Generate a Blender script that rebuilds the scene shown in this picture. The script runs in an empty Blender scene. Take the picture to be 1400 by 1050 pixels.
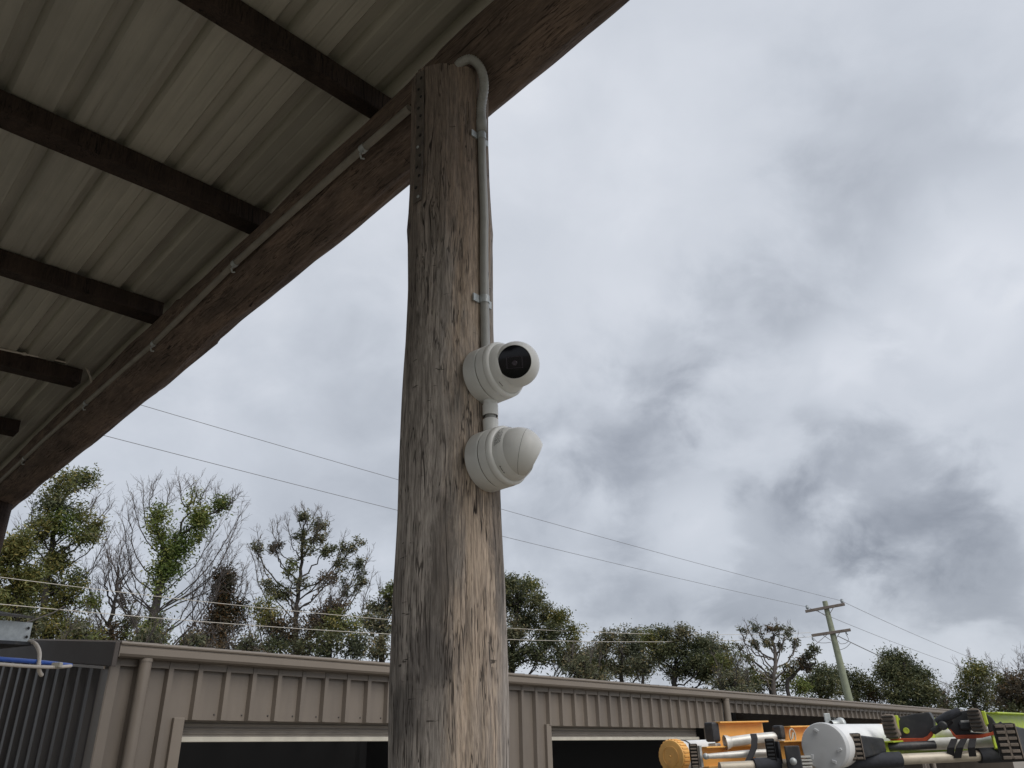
import bpy, math, random
import numpy as np
from math import radians, sin, cos, pi, hypot, atan2, sqrt
from mathutils import Vector, Matrix, noise

SC = bpy.context.scene
COL = SC.collection
rng = random.Random(11)

# ------------------------------------------------------------------ camera
EYE = np.array([0.0, 0.0, 1.75])
F_PX = 1050.0
PITCH, ROLL = radians(25.2), radians(2.0)
fw = np.array([0, cos(PITCH), sin(PITCH)])
_r0 = np.array([1.0, 0, 0]); _u0 = np.array([0, -sin(PITCH), cos(PITCH)])
RT = cos(ROLL) * _r0 - sin(ROLL) * _u0
UP = cos(ROLL) * _u0 + sin(ROLL) * _r0
cam_d = bpy.data.cameras.new('camera')
cam = bpy.data.objects.new('camera', cam_d); COL.objects.link(cam)
cam.matrix_world = Matrix(((RT[0], UP[0], -fw[0], EYE[0]), (RT[1], UP[1], -fw[1], EYE[1]),
                           (RT[2], UP[2], -fw[2], EYE[2]), (0, 0, 0, 1)))
cam_d.sensor_width = 36.0; cam_d.sensor_fit = 'HORIZONTAL'
cam_d.lens = 36.0 * F_PX / 1400.0
cam_d.clip_start = 0.02; cam_d.clip_end = 3000
SC.camera = cam


def ray(x, y):
    """unit direction of a sight line of the survey photograph"""
    d = fw * F_PX + RT * (x - 700) + UP * (525 - y)
    return d / np.linalg.norm(d)


def at(x, y, r):
    """world point on that sight line at plan distance r from the tripod"""
    d = ray(x, y)
    return EYE + d * (r / hypot(d[0], d[1]))


def metres(px, p):
    """length that px pixels span at point p"""
    return px * float((np.asarray(p) - EYE) @ fw) / F_PX


def azd(a, el=0.0):
    a, el = radians(a), radians(el)
    return np.array([sin(a) * cos(el), cos(a) * cos(el), sin(el)])


# ------------------------------------------------------------------ light
SUN_AZ, SUN_EL = 138.0, 44.0
EXPO = 0.75
SKY_STRENGTH = 0.10
SC.view_settings.view_transform = 'Standard'
SC.view_settings.look = 'None'
SC.view_settings.gamma = 1.0
SC.view_settings.exposure = EXPO
SC.view_settings.use_curve_mapping = False
sd = azd(SUN_AZ, SUN_EL)
sun_d = bpy.data.lights.new('sun', 'SUN')
sun_d.energy = 1.5; sun_d.angle = radians(45); sun_d.color = (1.0, 0.95, 0.88)
sun = bpy.data.objects.new('sun', sun_d); COL.objects.link(sun)
sun.rotation_euler = Vector(sd).to_track_quat('Z', 'Y').to_euler()
sun.location = (10, -10, 30)


class NT:
    """small helper for writing node trees"""
    def __init__(s, tree):
        s.t = tree; s.n = tree.nodes; s.l = tree.links

    def node(s, kind, **kw):
        n = s.n.new(kind)
        for k, v in kw.items():
            setattr(n, k, v)
        return n

    def put(s, sock, v):
        if hasattr(v, 'is_linked') or hasattr(v, 'links'):
            s.l.new(v, sock)
        else:
            sock.default_value = v

    def math(s, op, a, b=0.0, c=None, clamp=False):
        n = s.node('ShaderNodeMath', operation=op, use_clamp=clamp)
        s.put(n.inputs[0], a); s.put(n.inputs[1], b)
        if c is not None: s.put(n.inputs[2], c)
        return n.outputs[0]

    def vmath(s, op, a, b=(0, 0, 0)):
        n = s.node('ShaderNodeVectorMath', operation=op)
        s.put(n.inputs[0], a); s.put(n.inputs[1], b)
        return n.outputs['Value'] if op in ('DOT_PRODUCT', 'LENGTH') else n.outputs[0]

    def noise(s, vec, scale, detail=4.0, rough=0.55, dist=0.0):
        n = s.node('ShaderNodeTexNoise')
        s.put(n.inputs['Vector'], vec); n.inputs['Scale'].default_value = scale
        n.inputs['Detail'].default_value = detail; n.inputs['Roughness'].default_value = rough
        n.inputs['Distortion'].default_value = dist
        return n.outputs['Fac']

    def step(s, v, a, b, lo=0.0, hi=1.0):
        n = s.node('ShaderNodeMapRange', interpolation_type='SMOOTHSTEP')
        s.put(n.inputs[0], v)
        for i, q in enumerate((a, b, lo, hi)): s.put(n.inputs[i + 1], q)
        return n.outputs[0]

    def mix(s, f, a, b, mode='MIX'):
        n = s.node('ShaderNodeMix', data_type='RGBA', blend_type=mode)
        s.put(n.inputs['Factor'], f)
        for i, q in ((6, a), (7, b)):
            if isinstance(q, tuple) and len(q) == 3: q = (*q, 1)
            s.put(n.inputs[i], q)
        return n.outputs[2]

    def scale(s, vec, k):
        n = s.node('ShaderNodeMapping'); s.put(n.inputs['Vector'], vec)
        n.inputs['Scale'].default_value = k
        return n.outputs[0]

    def bump(s, h, strength=0.3, dist=0.01, normal=None):
        n = s.node('ShaderNodeBump'); n.inputs['Strength'].default_value = strength
        n.inputs['Distance'].default_value = dist; s.put(n.inputs['Height'], h)
        if normal is not None: s.put(n.inputs['Normal'], normal)
        return n.outputs[0]


def build_world():
    w = bpy.data.worlds.new('World'); SC.world = w; w.use_nodes = True
    t = NT(w.node_tree); t.n.clear()
    out = t.node('ShaderNodeOutputWorld'); bg = t.node('ShaderNodeBackground')
    bg.inputs['Strength'].default_value = SKY_STRENGTH
    sky = t.node('ShaderNodeTexSky', sky_type='NISHITA'); sky.sun_disc = False
    sky.sun_elevation = radians(SUN_EL); sky.sun_rotation = radians(SUN_AZ)
    sky.air_density = 1.0; sky.dust_density = 2.0
    d = t.node('ShaderNodeTexCoord').outputs['Generated']
    sep = t.node('ShaderNodeSeparateXYZ'); t.put(sep.inputs[0], d)
    # cloud layer: look direction projected on a high flat deck
    zz = t.math('ADD', t.math('MAXIMUM', sep.outputs[2], 0.0), 0.62)
    cmb = t.node('ShaderNodeCombineXYZ')
    t.put(cmb.inputs[0], t.math('DIVIDE', sep.outputs[0], zz))
    t.put(cmb.inputs[1], t.math('DIVIDE', sep.outputs[1], zz))
    p = cmb.outputs[0]
    pw = t.vmath('ADD', p, (3.7, 1.3, 0.4))
    n1 = t.noise(pw, 3.4, 9.0, 0.50, 0.25)
    n2 = t.noise(t.vmath('ADD', p, (9.1, 4.2, 0)), 8.5, 9.0, 0.55, 0.3)
    n3 = t.noise(t.vmath('ADD', p, (1.1, 7.2, 0)), 1.1, 3.0, 0.5, 0.0)
    v = t.math('ADD', t.math('MULTIPLY', n1, 0.75), t.math('ADD', t.math('MULTIPLY', n2, 0.42), t.math('MULTIPLY', n3, 0.25)))
    v = t.math('SUBTRACT', v, 0.71)                       # around 0
    v = t.math('ADD', t.math('MULTIPLY', v, 0.85), 0.045)
    warp = t.math('MULTIPLY', t.math('SUBTRACT', n2, 0.5), 0.22)
    warp = t.math('ADD', warp, t.math('MULTIPLY', t.math('SUBTRACT', n1, 0.5), 0.22))

    def bank(x, y, rad, amt):
        """a heavier or thinner part of the cloud deck, centred on one direction"""
        c = ray(x, y)
        dist = t.vmath('LENGTH', t.vmath('SUBTRACT', d, tuple(c)))
        dist = t.math('ADD', dist, warp)
        return t.math('MULTIPLY', t.step(dist, rad * 0.25, rad * 0.95, 1.0, 0.0), amt)
    for b in BANKS:
        v = t.math('ADD', v, bank(*b))
    # thinner and brighter overhead, as under any even overcast
    v = t.math('ADD', v, t.step(sep.outputs[2], 0.30, 0.85, 0.0, 0.16))
    v = t.math('ADD', v, 0.5)
    k = 1.0 / (2 ** EXPO * SKY_STRENGTH)
    r = t.node('ShaderNodeValToRGB'); t.put(r.inputs[0], v)
    cr = r.color_ramp
    stops = [(0.0, (0.285, 0.310, 0.362)), (0.28, (0.415, 0.446, 0.505)), (0.55, (0.578, 0.615, 0.680)),
             (0.80, (0.705, 0.738, 0.802)), (1.0, (0.850, 0.868, 0.908))]
    cr.elements[0].position = 0; cr.elements[1].position = 1
    for s in stops[1:-1]: cr.elements.new(s[0])
    for e, s in zip(cr.elements, stops):
        e.position = s[0]; e.color = (*s[1], 1)
    cl = t.vmath('MULTIPLY', r.outputs[0], (k, k, k))
    # below the horizon: plain dull haze
    cl = t.mix(t.step(sep.outputs[2], -0.12, 0.0), (0.25 * k, 0.27 * k, 0.29 * k), cl)
    t.put(bg.inputs['Color'], t.mix(0.95, sky.outputs[0], cl))
    t.l.new(bg.outputs[0], out.inputs[0])
    try:
        w.cycles.sampling_method = 'MANUAL'; w.cycles.sample_map_resolution = 1024
    except Exception:
        pass


BANKS = [(1208, 648, 0.13, -0.27), (1310, 760, 0.12, -0.17), (1075, 765, 0.11, -0.18), (1390, 800, 0.10, -0.08), (895, 484, 0.15, -0.15), (833, 585, 0.15, -0.17),
         (1122, 367, 0.12, -0.10), (1231, 258, 0.17, -0.08), (1294, 94, 0.20, -0.05), (1012, 437, 0.12, -0.11), (760, 720, 0.16, -0.13), (900, 640, 0.14, -0.07),
         (1310, 422, 0.13, 0.20), (1165, 500, 0.075, 0.17), (1378, 330, 0.10, 0.12), (950, 711, 0.075, 0.12), (880, 850, 0.10, -0.06), (1010, 560, 0.10, -0.05),
         (450, 600, 0.30, -0.13), (300, 640, 0.12, 0.05), (820, 400, 0.12, 0.04), (1050, 120, 0.2, 0.05)]
build_world()

# ------------------------------------------------------------------ materials


def material(name):
    m = bpy.data.materials.new(name); m.use_nodes = True
    t = NT(m.node_tree)
    b = t.n['Principled BSDF']
    return m, t, b


def plain(name, col, rough=0.5, metal=0.0, var=0.12, scale=14.0, bump=0.0, spec=0.5, dirt=None, dscale=5.0):
    m, t, b = material(name)
    o = t.node('ShaderNodeTexCoord').outputs['Object']
    n = t.noise(o, scale, 5.0, 0.6)
    c = t.mix(t.step(n, 0.3, 0.7), tuple(x * (1 - var) for x in col), tuple(min(1, x * (1 + var)) for x in col))
    if dirt:
        n2 = t.noise(o, dscale, 7.0, 0.65)
        c = t.mix(t.step(n2, 0.52, 0.75, 0.0, 0.75), c, dirt)
    t.put(b.inputs['Base Color'], c)
    t.put(b.inputs['Roughness'], t.step(n, 0.2, 0.8, max(0.05, rough - 0.08), min(1, rough + 0.1)))
    b.inputs['Metallic'].default_value = metal
    b.inputs['Specular IOR Level'].default_value = spec
    if bump: t.put(b.inputs['Normal'], t.bump(n, bump, 0.004))
    return m


def weathered_log(name, grey, tan, dark, tan_dir=None, tanamt=0.5, brown=(0.2, 0.13, 0.08), top=None, stain=None):
    m, t, b = material(name)
    o = t.node('ShaderNodeTexCoord').outputs['Object']
    sep = t.node('ShaderNodeSeparateXYZ'); t.put(sep.inputs[0], o)
    warp = t.node('ShaderNodeTexNoise'); t.put(warp.inputs['Vector'], t.scale(o, (5, 5, 1.6)))
    warp.inputs['Scale'].default_value = 1.6; warp.inputs['Detail'].default_value = 3
    wob = t.vmath('MULTIPLY', t.vmath('SUBTRACT', warp.outputs['Color'], (0.5, 0.5, 0.5)), (0.035, 0.035, 0.0))
    ow = t.vmath('ADD', o, wob)
    g1 = t.noise(t.scale(ow, (135, 135, 7.0)), 1.0, 7.0, 0.72)
    g2 = t.noise(t.scale(ow, (330, 330, 22)), 1.0, 4.0, 0.65)
    big = t.noise(t.scale(o, (11, 11, 2.6)), 1.0, 7.0, 0.68, 0.5)
    med = t.noise(t.scale(o, (34, 34, 12)), 1.0, 7.0, 0.72, 0.6)
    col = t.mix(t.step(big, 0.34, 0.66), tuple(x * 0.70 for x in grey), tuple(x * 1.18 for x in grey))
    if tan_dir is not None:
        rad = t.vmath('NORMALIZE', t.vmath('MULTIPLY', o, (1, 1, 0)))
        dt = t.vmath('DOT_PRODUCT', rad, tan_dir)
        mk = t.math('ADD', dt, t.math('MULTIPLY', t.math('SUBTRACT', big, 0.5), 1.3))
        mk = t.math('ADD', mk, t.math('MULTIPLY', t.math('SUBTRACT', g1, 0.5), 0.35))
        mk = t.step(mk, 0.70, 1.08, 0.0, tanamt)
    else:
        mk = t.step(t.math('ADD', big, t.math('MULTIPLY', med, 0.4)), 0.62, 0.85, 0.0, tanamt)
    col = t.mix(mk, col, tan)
    if top is not None:                                        # sheltered upper part has kept its brown
        br = t.math('ADD', sep.outputs[2], t.math('MULTIPLY', t.math('SUBTRACT', big, 0.5), 1.6))
        br = t.step(br, top[0], top[1], 0.0, 0.72)
        col = t.mix(br, col, t.mix(g1, tuple(x * 0.6 for x in brown), tuple(x * 1.35 for x in brown)))
    if stain is not None:
        for (c, rad3, shade) in stain:
            q = t.vmath('MULTIPLY', t.vmath('SUBTRACT', o, c), tuple(1 / x for x in rad3))
            ds = t.math('ADD', t.vmath('LENGTH', q), t.math('MULTIPLY', t.math('SUBTRACT', med, 0.5), 1.8))
            col = t.mix(t.step(ds, 0.55, 1.05, 0.6, 0.0), col, shade)
    # grain
    col = t.mix(t.step(g1, 0.30, 0.62, 0.50, 0.0), col, tuple(x * 1.6 for x in dark))
    col = t.mix(t.step(g2, 0.32, 0.60, 0.55, 0.0), col, tuple(x * 1.8 for x in dark))
    # long drying checks: thin dark lines along the grain, broken up
    cr = t.noise(t.scale(ow, (85, 85, 3.6)), 1.0, 3.0, 0.6)
    line = t.math('ABSOLUTE', t.math('SUBTRACT', cr, 0.5))
    gate = t.noise(t.scale(o, (17, 17, 5)), 1.0, 3.0, 0.5)
    chk = t.math('MULTIPLY', t.step(line, 0.006, 0.026, 1.0, 0.0), t.step(gate, 0.44, 0.54))
    col = t.mix(t.math('MULTIPLY', chk, 0.85), col, dark)
    # a few long open splits
    c2 = t.noise(t.scale(ow, (24, 24, 0.55)), 1.0, 2.0, 0.5)
    l2 = t.math('ABSOLUTE', t.math('SUBTRACT', c2, 0.5))
    ga = t.noise(t.scale(o, (8, 8, 1.6)), 1.0, 2.0, 0.5)
    spl = t.math('MULTIPLY', t.step(l2, 0.003, 0.011, 1.0, 0.0), t.step(ga, 0.50, 0.56))
    col = t.mix(t.math('MULTIPLY', spl, 0.95), col, tuple(x * 0.6 for x in dark))
    # short flecks and knocks, dark weathered smears
    fl = t.noise(t.scale(ow, (95, 95, 30)), 1.0, 5.0, 0.7)
    flk = t.math('MULTIPLY', t.step(fl, 0.60, 0.70), t.step(med, 0.46, 0.6))
    col = t.mix(t.math('MULTIPLY', flk, 0.45), col, tuple(x * 1.2 for x in dark))
    sm = t.step(med, 0.56, 0.74, 0.0, 0.25)
    col = t.mix(sm, col, tuple(x * 2.4 for x in dark))
    # short scars across the grain
    sc = t.noise(t.scale(o, (20, 20, 105)), 1.0, 3.0, 0.6)
    gs = t.noise(t.scale(o, (15, 15, 15)), 1.0, 2.0, 0.5)
    scar = t.math('MULTIPLY', t.step(sc, 0.64, 0.69), t.step(gs, 0.56, 0.62))
    col = t.mix(t.math('MULTIPLY', scar, 0.85), col, dark)
    t.put(b.inputs['Base Color'], col)
    b.inputs['Roughness'].default_value = 0.88
    b.inputs['Specular IOR Level'].default_value = 0.25
    h = t.math('SUBTRACT', t.math('ADD', t.math('MULTIPLY', g1, 0.6), t.math('MULTIPLY', g2, 0.35)),
               t.math('ADD', t.math('MULTIPLY', t.math('MAXIMUM', chk, spl), 1.2), t.math('MULTIPLY', flk, 0.4)))
    t.put(b.inputs['Normal'], t.bump(h, 0.55, 0.004))
    return m


def sheet_metal(name, col, rough, metal, streak=0.25, axis=(1, 1, 1), dirt=None):
    m, t, b = material(name)
    o = t.node('ShaderNodeTexCoord').outputs['Object']
    n = t.noise(t.scale(o, axis), 1.0, 5.0, 0.6)
    n2 = t.noise(o, 2.2, 5.0, 0.6)
    f = t.math('ADD', t.math('MULTIPLY', n, 0.6), t.math('MULTIPLY', n2, 0.4))
    c = t.mix(t.step(f, 0.32, 0.68), tuple(x * (1 - streak) for x in col), tuple(x * (1 + streak * 0.7) for x in col))
    if dirt:
        c = t.mix(t.step(t.noise(t.scale(o, axis), 2.3, 6.0, 0.7), 0.55, 0.8, 0.0, 0.5), c, dirt)
    info = t.node('ShaderNodeObjectInfo')
    c = t.mix(1.0, c, t.mix(info.outputs['Random'], (0.90, 0.90, 0.91), (1.06, 1.05, 1.03)), 'MULTIPLY')
    t.put(b.inputs['Base Color'], c)
    t.put(b.inputs['Roughness'], t.step(f, 0.2, 0.8, rough - 0.08, rough + 0.1))
    b.inputs['Metallic'].default_value = metal
    t.put(b.inputs['Normal'], t.bump(n2, 0.12, 0.01))
    return m


def leaf_mat(name, a, bcol, c):
    m, t, b = material(name)
    g = t.node('ShaderNodeNewGeometry')
    o = t.node('ShaderNodeTexCoord').outputs['Object']
    n = t.noise(o, 0.9, 3.0, 0.6)
    rnd = g.outputs['Random Per Island']
    col = t.mix(t.step(n, 0.35, 0.65), a, bcol)
    col = t.mix(t.step(t.math('ADD', rnd, t.math('MULTIPLY', t.math('SUBTRACT', n, 0.5), 1.2)), 0.72, 0.95), col, c)
    col = t.mix(1.0, col, t.mix(rnd, (0.62, 0.62, 0.62), (1.35, 1.35, 1.3)), 'MULTIPLY')
    t.put(b.inputs['Base Color'], col)
    b.inputs['Roughness'].default_value = 0.55; b.inputs['Specular IOR Level'].default_value = 0.35
    tr = t.node('ShaderNodeBsdfTranslucent'); t.put(tr.inputs[0], col)
    mx = t.node('ShaderNodeMixShader'); mx.inputs[0].default_value = 0.30
    t.l.new(b.outputs[0], mx.inputs[1]); t.l.new(tr.outputs[0], mx.inputs[2])
    t.l.new(mx.outputs[0], t.n['Material Output'].inputs[0])
    return m


M = {}
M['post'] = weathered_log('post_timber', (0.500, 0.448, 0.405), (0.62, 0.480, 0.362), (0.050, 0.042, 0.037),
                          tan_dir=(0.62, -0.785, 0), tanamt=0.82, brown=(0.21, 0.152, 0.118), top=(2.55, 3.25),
                          stain=[((-0.030, -0.115, 1.91), (0.065, 0.06, 0.085), (0.12, 0.113, 0.113)),
                                 ((-0.075, -0.085, 1.82), (0.05, 0.05, 0.07), (0.14, 0.132, 0.128)),
                                 ((-0.005, -0.115, 2.08), (0.03, 0.05, 0.16), (0.12, 0.105, 0.095)),
                                 ((0.105, -0.03, 2.2), (0.025, 0.06, 0.3), (0.10, 0.096, 0.094)),
                                 ((-0.09, -0.07, 2.75), (0.03, 0.05, 0.35), (0.20, 0.175, 0.155))])
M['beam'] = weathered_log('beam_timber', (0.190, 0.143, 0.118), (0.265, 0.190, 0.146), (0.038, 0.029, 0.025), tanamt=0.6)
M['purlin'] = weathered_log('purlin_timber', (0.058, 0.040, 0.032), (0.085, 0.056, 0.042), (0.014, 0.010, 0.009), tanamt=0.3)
M['roof_under'] = sheet_metal('roof_sheet_zinc', (0.470, 0.450, 0.395), 0.50, 0.12, 0.18, (26, 1.2, 1), dirt=(0.20, 0.175, 0.14))
M['shed'] = sheet_metal('shed_brown_steel', (0.150, 0.128, 0.108), 0.45, 0.0, 0.12, (9, 9, 1.5), dirt=(0.115, 0.098, 0.084))
M['shed_end_shaded'] = sheet_metal('shed_end_steel_shaded', (0.058, 0.052, 0.050), 0.5, 0.0, 0.12, (9, 9, 1.5))  # awning shade put into the colour: darker copy of the wall steel
M['shed_trim'] = sheet_metal('shed_trim_steel', (0.172, 0.147, 0.123), 0.42, 0.0, 0.08, (2, 2, 2))
M['barge'] = sheet_metal('barge_steel', (0.062, 0.052, 0.048), 0.65, 0.0, 0.10, (2, 2, 2))
M['rail'] = plain('door_rail_paint', (0.50, 0.475, 0.41), 0.4, 0.0, 0.06)
M['curtain'] = sheet_metal('roller_door_steel', (0.30, 0.27, 0.24), 0.45, 0.0, 0.1, (2, 2, 12))
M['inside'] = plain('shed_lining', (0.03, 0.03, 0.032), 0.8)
M['concrete'] = plain('concrete', (0.22, 0.21, 0.20), 0.9, 0, 0.15, 6)
M['conduit'] = plain('conduit_pvc', (0.34, 0.34, 0.325), 0.42, 0, 0.07, 30)
M['conduit_dirty'] = plain('conduit_dirty', (0.25, 0.23, 0.20), 0.6, 0, 0.15, 12)
M['galv'] = plain('galvanised_steel', (0.46, 0.49, 0.50), 0.45, 0.3, 0.16, 45, dirt=(0.42, 0.45, 0.46), dscale=60)
M['camera_white'] = plain('camera_housing', (0.74, 0.74, 0.72), 0.40, 0, 0.03, 20, spec=0.4)
M['camera_ring'] = plain('camera_ring', (0.80, 0.80, 0.78), 0.36, 0, 0.03, 20)
M['black_glass'] = plain('lens_window', (0.006, 0.006, 0.009), 0.05, 0, 0.1, 10, spec=0.25)
M['lens_inner'] = plain('lens_inner', (0.036, 0.026, 0.038), 0.2)
M['black'] = plain('black_plastic', (0.026, 0.028, 0.033), 0.5, 0, 0.3, 20, dirt=(0.09, 0.083, 0.075), dscale=25)
M['ink'] = plain('label_ink', (0.10, 0.10, 0.10), 0.6)
M['rubber'] = plain('worn_rubber', (0.19, 0.158, 0.132), 0.9, 0, 0.25, 35, 0.3, dirt=(0.27, 0.225, 0.18), dscale=30)
M['groove'] = plain('rubber_groove', (0.022, 0.020, 0.019), 0.9)
M['orange'] = plain('fibreglass_orange', (0.80, 0.430, 0.115), 0.42, 0, 0.07, 18, dirt=(0.48, 0.22, 0.06), dscale=14)
M['cap_orange'] = plain('cap_orange', (0.80, 0.45, 0.135), 0.5, 0, 0.05, 25, dirt=(0.50, 0.27, 0.09), dscale=18)
M['lime'] = plain('fibreglass_lime', (0.40, 0.50, 0.045), 0.42, 0, 0.09, 18, dirt=(0.20, 0.24, 0.05), dscale=24)
M['alu'] = plain('scuffed_aluminium', (0.66, 0.65, 0.62), 0.42, 0.25, 0.12, 40, dirt=(0.40, 0.38, 0.35), dscale=16)
M['bar_worn'] = plain('worn_bar', (0.50, 0.45, 0.37), 0.5, 0.2, 0.12, 40, dirt=(0.28, 0.23, 0.18), dscale=20)
M['foam'] = plain('black_foam', (0.030, 0.033, 0.042), 0.85, 0, 0.3, 60, 0.3)
M['tube_white'] = plain('white_pvc', (0.76, 0.77, 0.78), 0.38, 0, 0.03, 10, dirt=(0.6, 0.6, 0.58), dscale=6)
M['disc_grey'] = plain('grey_disc', (0.52, 0.535, 0.555), 0.5, 0, 0.04, 10, dirt=(0.44, 0.45, 0.46), dscale=12)
M['teeth'] = plain('orange_teeth', (0.46, 0.075, 0.025), 0.6, 0, 0.2, 40)
M['strap'] = plain('webbing', (0.020, 0.020, 0.023), 0.8, 0, 0.2, 60)
M['blue'] = plain('blue_hose', (0.035, 0.11, 0.46), 0.35, 0, 0.1, 20)
M['white_cable'] = plain('white_cable', (0.66, 0.60, 0.53), 0.5, 0, 0.08, 20)
M['panel_dark'] = plain('dark_sheet', (0.075, 0.068, 0.062), 0.6, 0, 0.1, 8)
M['wire'] = plain('wire_dark', (0.17, 0.17, 0.18), 0.6)
M['wire_pale'] = plain('wire_pale', (0.50, 0.47, 0.42), 0.5)
M['upole'] = plain('treated_pole', (0.205, 0.228, 0.165), 0.85, 0, 0.15, 3, dirt=(0.16, 0.165, 0.12), dscale=1.5)
M['arm'] = plain('crossarm_timber', (0.14, 0.118, 0.104), 0.85, 0, 0.25, 6)
M['ceramic'] = plain('insulator_grey', (0.22, 0.25, 0.27), 0.3)
M['bark'] = plain('burnt_bark', (0.034, 0.030, 0.028), 0.95, 0, 0.4, 3.0)
M['bark_grey'] = plain('grey_bark', (0.105, 0.092, 0.083), 0.95, 0, 0.35, 2.0)
M['twig'] = plain('bare_twig', (0.105, 0.090, 0.085), 0.95, 0, 0.3, 2.0)
M['leaf_bright'] = leaf_mat('leaf_bright', (0.080, 0.120, 0.028), (0.150, 0.190, 0.048), (0.185, 0.185, 0.055))
M['leaf_olive'] = leaf_mat('leaf_olive', (0.086, 0.108, 0.034), (0.146, 0.156, 0.050), (0.190, 0.160, 0.050))
M['leaf_grey'] = leaf_mat('leaf_grey', (0.084, 0.098, 0.060), (0.138, 0.146, 0.086), (0.170, 0.140, 0.078))
M['leaf_dark'] = leaf_mat('leaf_dark', (0.058, 0.074, 0.040), (0.105, 0.118, 0.056), (0.140, 0.132, 0.062))
M['leaf_brown'] = leaf_mat('leaf_brown', (0.078, 0.066, 0.046), (0.108, 0.088, 0.058), (0.140, 0.088, 0.045))
M['leaf_char'] = leaf_mat('leaf_char', (0.040, 0.040, 0.026), (0.060, 0.056, 0.034), (0.135, 0.070, 0.026))


def ground_mat():
    m, t, b = material('gravel_ground')
    o = t.node('ShaderNodeTexCoord').outputs['Object']
    n = t.noise(o, 3.0, 8.0, 0.7); n2 = t.noise(o, 0.08, 4.0, 0.5)
    c = t.mix(n, (0.13, 0.115, 0.095), (0.27, 0.24, 0.20))
    c = t.mix(t.step(n2, 0.5, 0.62, 0.0, 0.8), c, (0.07, 0.085, 0.035))
    t.put(b.inputs['Base Color'], c); b.inputs['Roughness'].default_value = 0.95
    t.put(b.inputs['Normal'], t.bump(n, 0.5, 0.02))
    return m


M['ground'] = ground_mat()

# ------------------------------------------------------------------ mesh tools


def v3(p): return np.asarray(p, float)


class MB:
    def __init__(s): s.v = []; s.f = []; s.sm = []

    def add(s, verts, faces, smooth=False):
        o = len(s.v)
        s.v += [tuple(map(float, q)) for q in verts]
        s.f += [tuple(i + o for i in f) for f in faces]
        s.sm += [smooth] * len(faces)
        return s

    def box(s, c, size, ax=None):
        c = v3(c); h = v3(size) / 2
        A = np.eye(3) if ax is None else np.array([v3(a) / np.linalg.norm(a) for a in ax])
        vs = [c + A[0] * h[0] * i + A[1] * h[1] * j + A[2] * h[2] * k for i in (-1, 1) for j in (-1, 1) for k in (-1, 1)]
        fs = [(0, 1, 3, 2), (4, 6, 7, 5), (0, 4, 5, 1), (2, 3, 7, 6), (0, 2, 6, 4), (1, 5, 7, 3)]
        if np.linalg.det(A) < 0: fs = [f[::-1] for f in fs]
        return s.add(vs, fs)

    def prism(s, loop, vec, caps=True):
        """closed loop of 3D points swept by vec"""
        n = len(loop); L = [v3(q) for q in loop]; vec = v3(vec)
        vs = L + [q + vec for q in L]
        fs = [(i, (i + 1) % n, n + (i + 1) % n, n + i) for i in range(n)]
        if caps: fs += [tuple(range(n))[::-1], tuple(range(n, 2 * n))]
        return s.add(vs, fs)

    def strip(s, line, vec, thick=None):
        """open polyline swept by vec"""
        n = len(line); L = [v3(q) for q in line]; vec = v3(vec)
        vs = L + [q + vec for q in L]
        return s.add(vs, [(i, i + 1, n + i + 1, n + i) for i in range(n - 1)])

    def tube(s, pts, rad, sides=8, caps=True, smooth=True):
        P = [v3(q) for q in pts]; n = len(P)
        if not hasattr(rad, '__len__'): rad = [rad] * n
        vs = []; ref = None
        for i in range(n):
            tg = P[min(i + 1, n - 1)] - P[max(i - 1, 0)]
            tg = tg / (np.linalg.norm(tg) + 1e-12)
            if ref is None:
                ref = np.cross(tg, (0, 0, 1) if abs(tg[2]) < 0.9 else (1, 0, 0))
            ref = ref - tg * (ref @ tg); ref /= (np.linalg.norm(ref) + 1e-12)
            bn = np.cross(tg, ref)
            for k in range(sides):
                a = 2 * pi * k / sides
                vs.append(P[i] + (ref * cos(a) + bn * sin(a)) * rad[i])
        fs = [(i * sides + k, i * sides + (k + 1) % sides, (i + 1) * sides + (k + 1) % sides, (i + 1) * sides + k)
              for i in range(n - 1) for k in range(sides)]
        s.add(vs, fs, smooth)
        if caps:
            s.add(vs[:sides], [tuple(range(sides))[::-1]]); s.add(vs[-sides:], [tuple(range(sides))])
        return s

    def lathe(s, prof, origin, axis, seg=40, smooth=True):
        """profile [(along, radius)] turned about axis"""
        o = v3(origin); a = v3(axis); a = a / np.linalg.norm(a)
        e1 = np.cross(a, (0, 0, 1) if abs(a[2]) < 0.9 else (1, 0, 0)); e1 /= np.linalg.norm(e1); e2 = np.cross(a, e1)
        vs = [o + a * h + (e1 * cos(2 * pi * k / seg) + e2 * sin(2 * pi * k / seg)) * max(r, 1e-5) for h, r in prof for k in range(seg)]
        fs = [(i * seg + k, i * seg + (k + 1) % seg, (i + 1) * seg + (k + 1) % seg, (i + 1) * seg + k)
              for i in range(len(prof) - 1) for k in range(seg)]
        return s.add(vs, fs, smooth)

    def build(s, name, mat, parent=None, base=None, bevel=0.0, solid=0.0, auto=None, label=None):
        me = bpy.data.meshes.new(name)
        b = v3((0, 0, 0)) if base is None else v3(base)
        me.from_pydata([tuple(v3(q) - b) for q in s.v], [], s.f)
        me.polygons.foreach_set('use_smooth', s.sm)
        me.materials.append(mat); me.update()
        if auto: me.set_sharp_from_angle(angle=radians(auto))
        o = bpy.data.objects.new(name, me); COL.objects.link(o)
        if parent is not None: o.parent = parent
        else: o.location = b
        if solid:
            md = o.modifiers.new('solid', 'SOLIDIFY'); md.thickness = solid; md.offset = 0
        if bevel:
            md = o.modifiers.new('bevel', 'BEVEL'); md.width = bevel; md.segments = 2; md.limit_method = 'ANGLE'
            md.harden_normals = False
        if label: o['label'] = label
        return o


def tag(o, label, cat, group=None):
    o['label'] = label; o['category'] = cat
    if group: o['group'] = group
    return o


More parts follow.
